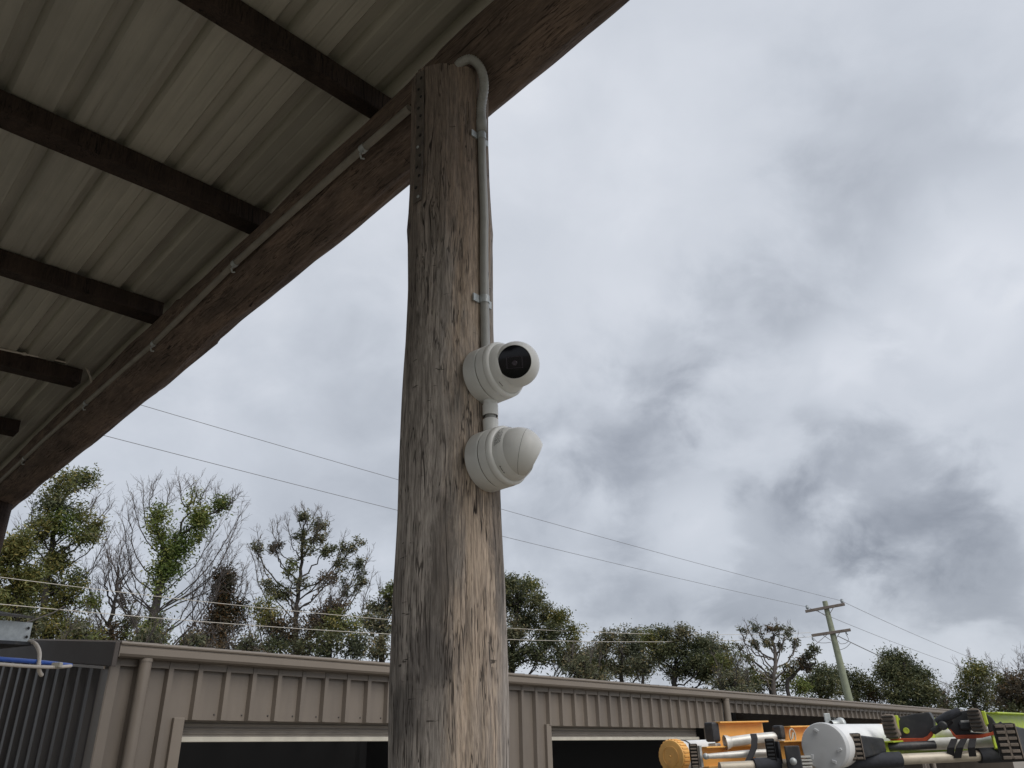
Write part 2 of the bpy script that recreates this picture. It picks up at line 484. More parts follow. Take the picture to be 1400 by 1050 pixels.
def thing(name, base, label, cat, group=None, mat=None):
    o = bpy.data.objects.new(name, None); COL.objects.link(o)
    o.empty_display_size = 0.1
    if mat is not None: o.matrix_world = mat
    else: o.location = tuple(map(float, base))
    return tag(o, label, cat, group)


def share(o, parent, loc, name=None):
    c = o.copy(); COL.objects.link(c); c.parent = parent; c.location = loc
    return c


def frame(ax, ay, az, o):
    return Matrix(((ax[0], ay[0], az[0], o[0]), (ax[1], ay[1], az[1], o[1]), (ax[2], ay[2], az[2], o[2]), (0, 0, 0, 1)))


# ------------------------------------------------------------------ ground
g = MB().add([(-400, -400, 0), (400, -400, 0), (400, 900, 0), (-400, 900, 0)], [(0, 1, 2, 3)]).build('ground', M['ground'])
g['kind'] = 'structure'

# ------------------------------------------------------------------ log post with cameras
POST = v3((-0.148, 1.65, 0.0))
PROF = [(0.0, .116), (1.2, .1145), (1.715, .1133), (1.806, .1141), (1.915, .1147), (2.061, .1152), (2.22, .1139), (2.304, .1136), (2.466, .1105),
        (2.63, .1072), (2.787, .1070), (2.92, .1092), (2.966, .1118), (3.01, .1094), (3.136, .1063), (3.264, .1062), (3.40, .1085), (3.513, .1105), (3.8, .112)]


def post_radius(z):
    return float(np.interp(z, [q[0] for q in PROF], [q[1] for q in PROF]))


def log_mesh(name, length, rfun, mat, nth, nz, amp=0.0035, topz=None, seed=0.0, z0=0.0):
    vs = []; fs = []
    for i in range(nz + 1):
        z = z0 + (length - z0) * i / nz
        for k in range(nth):
            a = 2 * pi * k / nth
            c, s_ = cos(a), sin(a)
            r = rfun(z, a)
            r += amp * 1.6 * noise.noise((c * 2.2 + seed, s_ * 2.2, z * 1.3)) + amp * noise.noise((c * 7 + seed, s_ * 7, z * 3.0))
            r += amp * 0.7 * noise.noise((c * 22 + seed, s_ * 22, z * 2.0))
            d = noise.noise((c * 9 + seed + 5, s_ * 9, z * 9))
            if d > 0.42: r -= (d - 0.42) * 0.012                # knocks and dents
            zz = z
            if topz is not None and i == nz: zz = z + topz(a)
            vs.append((c * r, s_ * r, zz))
    for i in range(nz):
        for k in range(nth):
            k2 = (k + 1) % nth
            fs.append((i * nth + k, i * nth + k2, (i + 1) * nth + k2, (i + 1) * nth + k))
    mb = MB().add(vs, fs, True)
    mb.add(vs[-nth:], [tuple(range(nth))]); mb.add(vs[:nth], [tuple(range(nth))[::-1]])
    return mb


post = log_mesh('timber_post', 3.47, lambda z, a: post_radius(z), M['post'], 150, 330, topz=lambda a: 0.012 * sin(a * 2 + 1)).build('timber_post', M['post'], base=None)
post.location = tuple(POST)
tag(post, 'thick weathered grey timber log post carrying the two white security cameras', 'post', 'log posts under the awning beam')


def on_post(az, z, out=0.0):
    return POST + azd(az) * (post_radius(z) + out) + v3((0, 0, z))


# ------------------------------------------------------------------ log beam
BAZ = -44.7
bd = azd(BAZ); bn = azd(BAZ + 90)                     # along the beam (left and away) / outward
BZ, BPERP = 1.75 + 1.82, 1.135
beam_len, beam_start = 12.5, -4.0


def beam_r(z, a):
    s = z + beam_start
    return 0.120 + 0.008 * noise.noise((s * 0.9, 3.1, 0)) + 0.006 * noise.noise((s * 2.3, 8.1, 0)) + (0.008 if s > 3.2 else 0) - 0.013 * (1 - min(1, max(0, (s - 0.9) / 0.5)))


bm = log_mesh('log_beam', beam_len, beam_r, M['beam'], 72, 380, amp=0.006, seed=4.0)
beam = bm.build('log_beam', M['beam'])
beam.matrix_world = frame(np.cross((0, 0, 1), bd), (0, 0, 1), bd, EYE * 0 + bn * BPERP + bd * beam_start + v3((0, 0, BZ)))
tag(beam, 'long reddish brown log beam running along the edge of the awning roof', 'beam')

# second post of the row, at the left edge
d2 = ray(-22, 730); k2 = 1.06 / (d2 @ bn)
p2 = d2 * k2; p2[2] = 0
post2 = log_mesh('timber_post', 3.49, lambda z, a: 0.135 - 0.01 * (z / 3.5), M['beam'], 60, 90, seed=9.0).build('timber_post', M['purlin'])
post2.location = tuple(p2)
tag(post2, 'dark log post at far left under the end of the log beam', 'post', 'log posts under the awning beam')

# ------------------------------------------------------------------ awning roof: purlins and ribbed sheets
PAZ, PEL = 42.1, 2.1
px_ = azd(PAZ, PEL); pb = azd(PAZ - 90); pu = np.cross(px_, pb); pu *= np.sign(pu[2])
ROOF_H = 1.9897
awning = thing('awning_roof', (0, 0, 0), 'open awning roof of ribbed steel sheets on dark timber purlins', 'roof',
               mat=frame(px_, pb, pu, EYE))
pur_b = [-1.25, -0.30, 0.66, 1.633, 2.487, 3.480, 4.510, 5.540, 6.50, 7.45, 8.40]
pl = None
for i, b in enumerate(pur_b):
    hw = [.04, .04, .04, .030, .043, .046, .055, .05, .05, .05, .05][i]
    # sawn hardwood, slightly bowed and rough
    mb = MB(); n = 26; vs = []; fs = []
    x0, x1 = -4.4, 1.335
    for j in range(n + 1):
        x = x0 + (x1 - x0) * j / n
        o_ = 0.007 * noise.noise((x * 1.1, b, 0)); o2 = 0.006 * noise.noise((x * 1.7, b, 5)); o3 = 0.006 * noise.noise((x * 2.1, b, 9))
        vs += [(x, b - hw + o_, ROOF_H - 0.09 + o2), (x, b + hw + o3, ROOF_H - 0.09 - o2), (x, b + hw + o3, ROOF_H - 0.004), (x, b - hw + o_, ROOF_H - 0.004)]
    for j in range(n):
        for k in range(4):
            q = (k + 1) % 4
            fs.append((j * 4 + k, (j + 1) * 4 + k, (j + 1) * 4 + q, j * 4 + q))
    fs += [(0, 1, 2, 3), tuple(n * 4 + q for q in (3, 2, 1, 0))]
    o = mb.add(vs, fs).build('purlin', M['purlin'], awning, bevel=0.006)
# ribs run along the beam direction; one sheet covers four ribs
RP = 0.1905


def sheet_line(x0, nrib, cyc=RP, rib=0.033, h=0.030, sw=0.0):
    """profile polyline (x, z): flat pans with a raised rib at every pitch"""
    L = []
    for i in range(nrib):
        c = x0 + i * cyc
        L += [(c - rib, 0.0), (c - rib * 0.5, h), (c + rib * 0.5, h), (c + rib, 0.0)]
        if sw:
            for k in (1, 2):
                q = c + rib + (cyc - 2 * rib) * k / 3
                L += [(q - 0.006, 0), (q, sw), (q + 0.006, 0)]
    return L


ref = None
rib_turn = radians((BAZ - (PAZ - 90)))                 # sheets lie square to the beam, purlins a touch askew
for i in range(-8, 1):
    x0 = 0.523 + (i * 4 + 1) * RP
    if ref is None:
        L = sheet_line(0.0, 4, sw=0.0022) + [(4 * RP - 0.028 + 0.012, 0.0015)]
        ref = MB().strip([(x, -4.4, ROOF_H + z) for x, z in L], (0, 11.5, 0)).build('roof_sheet', M['roof_under'], awning, solid=0.0012)
        ref.location = (x0, 2.4, 0)
        ref.rotation_euler = (0, 0, -rib_turn)
    else:
        share(ref, awning, (x0, 2.4, 0.0015 * (i % 2)))
# last sheet ends just past the beam
# grey conduit along the beam
cond = thing('beam_conduit', bn * BPERP + bd * 1.2 + v3((0, 0, BZ)), 'thin grey conduit clipped along inner face of log beam', 'conduit')
cb = v3(cond.location)


def beam_surf(s, ang=None, out=0.013):
    """point on the beam's inner face at distance s along it; ang = angle below horizontal towards the shed side"""
    a = radians(ang)
    r = beam_r(s - beam_start, 0) + out
    return bn * (BPERP - r * cos(a)) + bd * s + v3((0, 0, BZ + r * sin(a)))


cpts = []
pxs = [(560, 148), (475, 222), (400, 289), (320, 361), (209, 471), (114, 554), (60, 602), (0, 658), (-40, 694)]
cp = []
for q in pxs:
    d = ray(*q)
    # sight line met with the inner face of the log
    o = np.array([0, 0]); e = np.array([d @ bn, d[2]]); c = np.array([BPERP, BZ - 1.75])
    nrm = np.linalg.norm(e); e = e / nrm
    tca = c @ e; dd = c @ c - tca * tca; R = 0.120 + 0.014
    t_ = (tca - sqrt(max(R * R - dd, 0.0))) / nrm
    cp.append(EYE + d * t_)
cp = [v3(q) for q in cp]
MB().tube(cp, 0.0125, 10).build('pipe', M['conduit_dirty'], cond, base=cb)
for q, tt in ((0, 0.72), (2, 0.98), (3, 0.98), (4, 0.95), (6, 0.4)):
    p = cp[q] * (1 - tt) + cp[q + 1] * tt
    tg = (cp[q + 1] - cp[q]); tg /= np.linalg.norm(tg)
    mb = MB().lathe([(-0.012, 0.0145), (0.012, 0.0145)], p, tg, 10)
    dn = v3((0, 0, -1)) - tg * (-tg[2]); dn /= np.linalg.norm(dn)
    mb.tube([p + dn * 0.012, p + dn * 0.03 - bn * 0.012, p + dn * 0.045 - bn * 0.006, p + dn * 0.04 + bn * 0.004], 0.0035, 6)
    mb.build('saddle_clip', M['galv'], cond, base=cb)
# white cable along a purlin, dropping to the conduit


def on_purlin(b, z, x):
    return EYE + px_ * x + pb * b + pu * z


wc = []
for q in [(-30, 468), (0, 477), (33, 484), (75, 492), (117, 502)]:
    d = ray(*q)
    zc = ROOF_H - 0.055; t_ = (4.510 - 0.058) / (d @ pb)
    wc.append(EYE + d * t_)
for q, k in (((124, 511), 0.97), ((126, 524), 0.955), ((121, 535), 0.95), ((110, 548), 0.945), ((95, 563), 0.945), ((60, 595), 0.945), ((30, 622), 0.945)):
    d = ray(*q); e = EYE + d * 1
    t_ = 4.48 / (d @ pb) if q[1] < 520 else (BPERP - 0.10) / (d @ bn) * 0.985
    wc.append(EYE + d * t_)
wc[5] = wc[4] * 0.6 + wc[6] * 0.4 + v3((0, 0, 0.01))
wcb = wc[0]
mb = MB().tube(wc, 0.0055, 6)
cab = mb.build('white_cable', M['white_cable'], None, base=wcb)
tag(cab, 'thin white cable clipped along a dark purlin and bending down to the beam conduit', 'cable')
for i in (2, 4):
    MB().box(wc[i], (0.02, 0.014, 0.016)).build('cable_clip', M['white_cable'], cab, base=wcb, bevel=0.002)

# galvanised strap nailed on the post
st = thing('steel_strap', on_post(207, 3.1), 'perforated rusty galvanised strap nailed down the left side of the post top', 'strap')
sb = v3(st.location)
mb = MB(); zs = np.linspace(3.005, 3.455, 24); vs = []
AZS = 222
for z in zs:
    for da in (-7.2, 7.2):
        vs.append(on_post(AZS + da, z, 0.006))
fs = [(2 * i, 2 * i + 1, 2 * i + 3, 2 * i + 2) for i in range(len(zs) - 1)]
mb.add(vs, fs)
M['strap_steel'] = plain('old_strap_steel', (0.16, 0.14, 0.125), 0.55, 0.4, 0.3, 30, dirt=(0.10, 0.065, 0.045), dscale=30)
mb.build('band', M['strap_steel'], st, base=sb, solid=0.003)
for i, z in enumerate(np.linspace(3.02, 3.43, 13)):
    p = on_post(AZS + (2.5 if i % 2 else -2.5), z, 0.007)
    MB().lathe([(-0.004, 0.0045), (0.0015, 0.0045), (0.0028, 0.001)], p, azd(AZS), 8).build('nail', M['galv'] if i in (0, 5) else M['groove'], st, base=sb)

# conduit down the post
CAZ = 130.5
pc = thing('post_conduit', on_post(CAZ, 3.2), 'grey electrical conduit with ribbed elbow running down the post to the upper camera', 'conduit')
pcb = v3(pc.location)
RC = 0.0106
z_top, z_bot = 3.27, 2.570
rigid = [on_post(CAZ - 2.0 * (z - 2.6), z, RC * 0.95) for z in np.linspace(z_bot, z_top, 14)]
MB().tube(rigid, RC, 16).build('pipe', M['conduit'], pc, base=pcb)
# ribbed flexible elbow bending over to the beam
flex = []
tp = rigid[-1]
ctrl = [tp, tp + v3((0, 0, 0.06)), on_post(130, 3.40, 0.022), on_post(137, 3.45, 0.024), on_post(149, 3.472, 0.018), on_post(161, 3.466, 0.0), on_post(169, 3.455, -0.03)]


def spline(P, n):
    P = [P[0] * 2 - P[1]] + list(P) + [P[-1] * 2 - P[-2]]
    out = []
    for i in range(1, len(P) - 2):
        for k in range(n):
            t = k / n
            a, b, c, d = P[i - 1], P[i], P[i + 1], P[i + 2]
            out.append(0.5 * ((2 * b) + (c - a) * t + (2 * a - 5 * b + 4 * c - d) * t * t + (3 * b - a - 3 * c + d) * t ** 3))
    out.append(P[-2]); return out


fp = spline([v3(q) for q in ctrl], 26)
MB().tube(fp, [RC * (1.26 if i % 4 < 2 else 1.12) for i in range(len(fp))], 14).build('ribbed_elbow', M['conduit'], pc, base=pcb)
MB().lathe([(-0.03, RC), (-0.03, RC * 1.28), (0.012, RC * 1.38), (0.02, RC * 1.2)], tp, (0, 0, 1), 18).build('coupling', M['conduit'], pc, base=pcb)
for z in (3.225, 2.715):
    p = on_post(CAZ - 2.0 * (z - 2.6), z, RC * 0.95); a_ = azd(CAZ); s_ = np.cross((0, 0, 1), a_)
    mb = MB().lathe([(-0.010, RC * 1.14), (0.010, RC * 1.14)], p, (0, 0, 1), 18)
    for sg in (-1, 1):
        mb.box(p - a_ * RC * 0.72 + s_ * sg * 0.021, (0.020, 0.004, 0.020), (s_, a_, (0, 0, 1)))
    mb.build('saddle', M['galv'], pc, base=pcb)


# ------------------------------------------------------------------ the two cameras
def turret(label, z, az, look_az, look_el, name='security_camera', marks=False, spin=None):
    """round back box, trim ring, shell and eyeball of a turret camera"""
    A = azd(az, 0)
    base = on_post(az, z, -0.014)
    t = thing(name, base, label, 'security camera', 'security cameras on the post')
    b = v3(base)
    MB().lathe([(0.010, 0.058), (0.010, 0.0645), (0.013, 0.066), (0.044, 0.0655), (0.046, 0.0640)], b, A, 64).build('back_box', M['camera_white'], t, base=b, auto=35)
    MB().lathe([(0.046, 0.060), (0.0475, 0.060)], b, A, 64).build('seam_gasket', M['ink'], t, base=b)
    MB().lathe([(0.0475, 0.0640), (0.049, 0.0655), (0.066, 0.0655), (0.069, 0.0645)], b, A, 64).build('mount_plate', M['camera_white'], t, base=b, auto=35)
    MB().lathe([(0.069, 0.0640), (0.0705, 0.0650), (0.078, 0.0645), (0.0815, 0.0625), (0.083, 0.0590), (0.081, 0.0565)], b, A, 64).build('trim_ring', M['camera_ring'], t, base=b, auto=45)
    return t, b, A


CAM_AZ = 130.0
SHELL = [(0.079, 0.0575), (0.086, 0.0572), (0.092, 0.0558), (0.098, 0.0532), (0.1015, 0.0512), (0.1025, 0.0500), (0.0990, 0.0493)]


def eyeball(t, b, c, look, window=True):
    """ball with a flat front carrying the lens window"""
    R_ = 0.0512
    prof = [(R_ * sin(a), R_ * cos(a)) for a in np.linspace(-1.45, 0.71, 22)]
    prof += [(0.0345, 0.0384), (0.0354, 0.0378), (0.0356, 0.0368)]
    MB().lathe([(-R_, 0.0)] + prof + [(0.0330, 0.0366)], c, look, 72).build('eyeball', M['camera_white'], t, base=b, auto=50)
    MB().lathe([(0.0330, 0.0368), (0.0348, 0.0362), (0.0352, 0.0350), (0.0352, 0.0)], c, look, 56).build('lens_window', M['black_glass'], t, base=b, auto=30)
    e1 = np.cross(look, (0, 0, 1)); e1 /= np.linalg.norm(e1); e2 = np.cross(e1, look)
    lens = MB().lathe([(0.0351, 0.0062), (0.0356, 0.0062), (0.0356, 0.0042), (0.0353, 0.0)], c + e2 * -0.003, look, 24)
    fr = [(-0.017, 0.011), (0.017, 0.011), (0.017, -0.014), (-0.017, -0.014)]
    for i in range(4):
        a_, c_ = fr[i], fr[(i + 1) % 4]
        lens.tube([c + look * 0.0350 + e1 * a_[0] + e2 * a_[1], c + look * 0.0350 + e1 * c_[0] + e2 * c_[1]], 0.0007, 6)
    lens.build('lens_surround', M['lens_inner'], t, base=b)


# upper camera, turned towards the viewer
t1, b1, A1 = turret('upper white turret security camera with its black lens window facing out', 2.511, CAM_AZ, 0, 0)
MB().lathe(SHELL, b1, A1, 72).build('shell', M['camera_white'], t1, base=b1, auto=50)
cE = b1 + A1 * 0.1125
rv = ray(706, 501)
look = -0.98 * rv - 0.13 * RT + 0.16 * UP; look /= np.linalg.norm(look)
eyeball(t1, b1, cE, look)


def marks_on(b, A, r, h0, ang0, rows, parent, name='printed_marks'):
    """rows of tiny flat dashes on the shell, following its curve"""
    a = A / np.linalg.norm(A)
    x = np.cross(a, (0, 0, 1)); x /= np.linalg.norm(x); y = np.cross(x, a) * 1.0
    mb = MB()
    for (h, ang, dh, da) in rows:
        vs = []
        for hh, aa in ((h, ang), (h + dh, ang), (h + dh, ang + da), (h, ang + da)):
            q = radians(aa)
            vs.append(b + a * hh + (x * cos(q) + y * sin(q)) * (r(hh) + 0.0005))
        mb.add(vs, [(0, 1, 2, 3)])
    mb.build(name, M['ink'], parent, base=b)


# lower camera, turned away to the right
t2, b2, A2 = turret('lower white turret security camera turned away to the right', 2.307, CAM_AZ, 0, 0)
sh = [(h + (0.004 if h > 0.08 else 0), r) for h, r in SHELL]
MB().lathe(sh, b2, A2, 72).build('shell', M['camera_white'], t2, base=b2, auto=50)
look2 = 0.88 * RT - 0.48 * UP + 0.04 * fw; look2 /= np.linalg.norm(look2)
cE2 = b2 + A2 * 0.107
eyeball(t2, b2, cE2, look2)
# parting line of the ball cover
q_ = np.cross(look2, UP); q_ /= np.linalg.norm(q_)
sx = look2 * 0.80 + UP * 0.28 + fw * -0.2; sx /= np.linalg.norm(sx)
MB().lathe([(0.0100, 0.0504), (0.0103, 0.0506), (0.0106, 0.0504)], cE2, sx, 72).build('seam_line', M['ink'], t2, base=b2)
rS = lambda h: float(np.interp(h, [q[0] for q in sh], [q[1] for q in sh]))
rows = []
for k in range(6):
    a_ = 2 + 1.5 * k
    while a_ < 44 - 3 * (k % 3):
        w_ = rng.uniform(2.0, 5.5)
        rows.append((0.0875 + 0.0024 * k, a_, 0.0010, w_)); a_ += w_ + rng.uniform(0.8, 2.0)
rows += [(0.0880, 56, 0.0040, 4), (0.0885, 63, 0.0030, 3), (0.0885, 72, 0.0055, 5), (0.0945, 72, 0.0045, 5)]
marks_on(b2, A2, rS, 0, 0, rows, t2)
rows2 = [(0.0885, 300, 0.0020, 4), (0.0885, 305.5, 0.0016, 8), (0.0885, 315, 0.0022, 4)]
marks_on(b2, A2, rS, 0, 0, rows2, t2, 'side_mark')
rS1 = lambda h: float(np.interp(h, [q[0] for q in SHELL[:6]], [q[1] for q in SHELL[:6]]))
marks_on(b1, A1, rS1, 0, 0, [(0.0885, 292, 0.0013, 14)], t1, 'side_mark')

# pipe fitting between the two cameras
fit = thing('conduit_fitting', on_post(CAM_AZ, 2.405, 0.016), 'short grey conduit fitting joining the upper camera to the lower camera', 'conduit')
fb = v3(fit.location)
up = (0, 0, 1)
MB().lathe([(-0.045, 0.0125), (0.050, 0.0125)], fb, up, 24).build('pipe', M['conduit'], fit, base=fb)
MB().lathe([(0.006, 0.0165), (0.008, 0.0175), (0.032, 0.0175), (0.034, 0.0155), (0.045, 0.0155)], fb, up, 24).build('gland', M['camera_white'], fit, base=fb, auto=40)
MB().lathe([(-0.040, 0.0165), (-0.010, 0.0175), (-0.004, 0.0175), (-0.002, 0.0150)], fb, up, 24).build('gland', M['camera_white'], fit, base=fb, auto=40)

# ------------------------------------------------------------------ long brown shed
SX = azd(41.56, -0.84); SY = azd(41.56 - 90); SZ = np.cross(SX, SY)
shed = thing('steel_shed', (0, 0, 0), 'long low brown ribbed steel shed with two open roller doors', 'shed', mat=frame(SX, SY, SZ, EYE))
WY, GY = 5.12, 5.0
ZB, ZT = -1.95, 0.64
X0, X1, DEPTH = 2.0, 24.0, 7.5


def clad(x0, x1, z0, z1, y=WY, name='wall_sheet', mat='shed'):
    """one ribbed wall sheet facing the yard, between x0 and x1"""
    L = [(x0, y)]
    k = math.ceil((x0 + 0.03 - 2.377) / 0.197)
    while True:
        c = 2.377 + k * 0.197
        if c > x1 - 0.02: break
        if c - 0.027 > x0:
            L += [(c - 0.027, y), (c - 0.017, y - 0.036), (c + 0.012, y - 0.036), (c + 0.023, y)]
        k += 1
    L += [(x1, y)]
    MB().strip([(a, b, z0) for a, b in L], (0, 0, z1 - z0)).build(name, M[mat], shed, solid=0.002)


HZ = 0.25
cuts = [(2.055, 2.47, ZB, ZT)]
for a in np.arange(0, 1): pass


def run(x0, x1, z0, z1, n):
    for i in range(n):
        e_ = []
        for q in (i, i + 1):
            x = x0 + (x1 - x0) * q / n
            if 0 < q < n: x = 2.377 + 0.197 * (round((x - 2.377) / 0.197 - 0.5) + 0.5)      # laps fall in the pans
            e_.append(x)
        clad(e_[0], e_[1], z0, z1)


run(2.055, 2.47, ZB, ZT, 1)
run(2.47, 5.25, HZ, ZT, 4)
run(5.25, 6.09, ZB, ZT, 1)
run(6.09, 9.10, HZ, ZT, 4)
run(9.10, 9.56, ZB, ZT, 1)
run(9.56, 16.9, 0.437, ZT, 9)
run(16.9, 17.7, ZB, ZT, 1)
run(17.7, X1, 0.437, ZT, 8)
# screws above the first door
sc0 = None
for i in range(12):
    x = 2.377 + 0.197 * (i + 2) - 0.05
    if x > 5.2: break
    if sc0 is None:
        sc0 = MB().lathe([(0, 0.006), (0.004, 0.005), (0.005, 0.0)], (0, 0, 0), (0, -1, 0), 8).build('screw', M['shed_end_shaded'], shed)
        sc0.location = (x, WY - 0.002, 0.285)
    else:
        share(sc0, shed, (x, WY - 0.002, 0.285))
# corner flashing, door trims
tr = MB().box((X0 + 0.026, WY - 0.030, (ZB + 0.6) / 2), (0.058, 0.006, 0.6 - ZB)).box((X0 - 0.005, WY + 0.03, (ZB + 0.6) / 2), (0.006, 0.12, 0.6 - ZB))
tr.build('corner_flashing', M['shed_trim'], shed, bevel=0.002)


def door(x0, x1):
    for a, b in ((x0 - 0.07, x0), (x1, x1 + 0.075)):
        MB().box(((a + b) / 2, WY - 0.014, (ZB + HZ + 0.012) / 2), (b - a, 0.036, HZ + 0.012 - ZB)).build('door_trim', M['shed_trim'], shed, bevel=0.004)
    # curtain of the rolled-up door, gently ribbed
    L = []; n = 8
    for i in range(n):
        z = 0.150 + 0.22 * i / n
        L += [(0, 0.0, z), (0, 0.008, z + 0.010), (0, 0.008, z + 0.017), (0, 0.0, z + 0.0255)]
    MB().strip([(x0, WY + 0.11 + q[1], q[2]) for q in L], (x1 - x0, 0, 0)).build('door_curtain', M['curtain'], shed, solid=0.003)
    MB().box(((x0 + x1) / 2, WY + 0.095, 0.140), (x1 - x0 - 0.01, 0.045, 0.032)).build('door_rail', M['rail'], shed, bevel=0.004)
    MB().lathe([(0, 0.0), (0, 0.17), (x1 - x0 + 0.1, 0.17), (x1 - x0 + 0.1, 0)], (x0 - 0.05, WY + 0.32, 0.40), (1, 0, 0), 24).build('door_drum', M['curtain'], shed)


door(2.513, 5.19)
door(6.129, 9.030)
# gutter with rolled front bead
gp = [(0, 0.080, 0.585), (0, 0.030, 0.585), (0, 0.010, 0.592), (0, 0.000, 0.606), (0, 0.000, 0.640), (0, 0.003, 0.644), (0, 0.003, 0.652), (0, -0.006, 0.656),
      (0, -0.009, 0.664), (0, -0.006, 0.673), (0, 0.003, 0.677), (0, 0.008, 0.672), (0, 0.008, 0.61), (0, 0.080, 0.595)]
MB().prism([(X0, GY + q[1], q[2]) for q in gp], (X1 - X0, 0, 0)).build('gutter', M['shed_trim'], shed)
MB().box((X0 + 0.0, GY + 0.045, 0.628), (0.004, 0.088, 0.084)).build('gutter_end', M['shed_trim'], shed)
MB().box(((X0 + X1) / 2, WY - 0.021, 0.60), (X1 - X0 - 0.02, 0.022, 0.11)).build('fascia', M['shed_trim'], shed)


def downpipe(x, r, zt=0.60):
    mb = MB().tube([(x, GY + 0.045, zt - 0.015), (x, GY + 0.045, ZB)], r, 24)
    mb.lathe([(0, r + 0.003), (0.02, r + 0.003)], (x, GY + 0.045, zt - 0.03), (0, 0, 1), 24)
    mb.build('downpipe', M['shed_trim'], shed, auto=40)


downpipe(2.185, 0.037); downpipe(9.522, 0.042); downpipe(17.3, 0.042)
# roof sheets rising away from the gutter
SL = math.tan(radians(6.3))
for i in range(29):
    x0 = X0 + 0.76 * i
    L = sheet_line(x0 + 0.05, 4, 0.19, 0.026, 0.028)
    MB().strip([(a, GY + 0.004, 0.653 + z) for a, z in L], (0, DEPTH, DEPTH * SL)).build('roof_sheet', M['shed_trim'] if i % 7 else M['shed'], shed, solid=0.0015)
# barge board on the left end, end wall, back, floor
MB().prism([(X0 - 0.035, GY - 0.003, 0.530), (X0 - 0.035, GY - 0.003, 0.668), (X0 - 0.035, GY + DEPTH, 0.668 + DEPTH * SL), (X0 - 0.035, GY + DEPTH, 0.530 + DEPTH * SL)][::-1], (0.028, 0, 0)).build('barge_board', M['barge'], shed, bevel=0.003)
for i in range(10):
    y0 = WY + 0.09 + 0.76 * i
    L = [(y0, 0)]
    for k in range(4):
        c = y0 + 0.08 + 0.19 * k
        L += [(c - 0.045, 0), (c - 0.02, -0.03), (c + 0.03, -0.03), (c + 0.05, 0)]
    L += [(y0 + 0.765, 0)]
    zt = 0.555 + (y0 + 0.76 - GY) * SL
    MB().strip([(X0 + q, y, ZB) for y, q in L], (0, 0, zt - ZB)).build('end_wall_sheet', M['shed_end_shaded'], shed, solid=0.002)
MB().box((X0 - 0.037, 5.66, 0.592), (0.012, 1.15, 0.016), ((1, 0, 0), (0, 1, SL), (0, -SL, 1))).build('flashing_strip', M['shed_trim'], shed)
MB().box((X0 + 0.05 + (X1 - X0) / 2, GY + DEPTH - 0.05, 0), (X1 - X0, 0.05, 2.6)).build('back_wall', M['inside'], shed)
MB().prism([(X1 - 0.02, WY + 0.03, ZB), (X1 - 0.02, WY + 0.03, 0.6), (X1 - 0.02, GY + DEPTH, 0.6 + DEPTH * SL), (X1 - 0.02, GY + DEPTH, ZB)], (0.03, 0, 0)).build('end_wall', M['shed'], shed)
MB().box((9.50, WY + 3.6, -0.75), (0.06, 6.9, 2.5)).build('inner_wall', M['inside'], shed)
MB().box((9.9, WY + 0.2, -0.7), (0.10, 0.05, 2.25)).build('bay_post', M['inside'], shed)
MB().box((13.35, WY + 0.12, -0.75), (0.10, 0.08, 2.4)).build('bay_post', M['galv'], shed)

# ------------------------------------------------------------------ power pole and wires
UR = 40.0
ptop, plow = at(1127.5, 822, UR), at(1160, 953, UR)
axis = (ptop - plow) / np.linalg.norm(ptop - plow)
pbase = plow - axis * (plow[2] / axis[2])
up_ = thing('power_pole', pbase, 'leaning greenish timber power pole with two crossarms behind the shed', 'power pole')
MB().tube([pbase, plow, ptop], [0.19, 0.168, 0.115], 14).build('pole_shaft', M['upole'], up_, base=pbase)
arms = []
for (a, b) in (((1101, 836), (1155, 826)), ((1109.5, 869), (1163, 861))):
    A_, B_ = at(*a, UR - 0.14), at(*b, UR - 0.14)
    dd = (B_ - A_) / np.linalg.norm(B_ - A_)
    nn = np.cross(dd, axis); nn /= np.linalg.norm(nn)
    arm = MB().box((A_ + B_) / 2, (np.linalg.norm(B_ - A_), 0.11, 0.125), (dd, nn, axis)).build('crossarm', M['arm'], up_, base=pbase, bevel=0.012)
    c = (A_ + B_) / 2
    for sgn in (-1, 1):
        e_ = c + dd * sgn * 0.42
        pp = plow + axis * ((c - plow) @ axis - 0.42)
        pp = pp + (nn if (nn @ pp) * 0 else nn) * 0.0
        MB().tube([e_, pp + (c - (plow + axis * ((c - plow) @ axis))) * 0.6], 0.014, 6).build('arm_brace', M['arm'], up_, base=pbase)
    arms.append((A_, B_, dd))
ins = []
for q in ((1103.3, 829.5), (1150.8, 821)):
    p = at(*q, UR - 0.14)
    MB().lathe([(-0.20, 0.012), (-0.10, 0.012), (-0.10, 0.06), (-0.02, 0.075), (-0.01, 0.05), (0.03, 0.07), (0.07, 0.04), (0.08, 0.0)], p, axis, 12).build('insulator', M['ceramic'], up_, base=pbase)
    ins.append(p)
low = []
for q in ((1111, 874), (1157, 866)):
    p = at(*q, UR - 0.14)
    MB().tube([p + axis * 0.10, p, p - axis * 0.08 + v3((0.06, 0, 0))], [0.02, 0.04, 0.015], 6).build('insulator', M['ceramic'], up_, base=pbase)
# looping droppers
for L in ([(1157, 868), (1160, 874), (1157, 879), (1149, 880), (1146, 876)], [(1163, 879), (1157, 885), (1150, 888), (1146, 888)], [(1112, 872), (1118, 878), (1128, 879), (1136, 878)]):
    MB().tube(spline([at(*q, UR - 0.2) for q in L], 5), 0.012, 5).build('dropper_lead', M['wire'], up_, base=pbase)


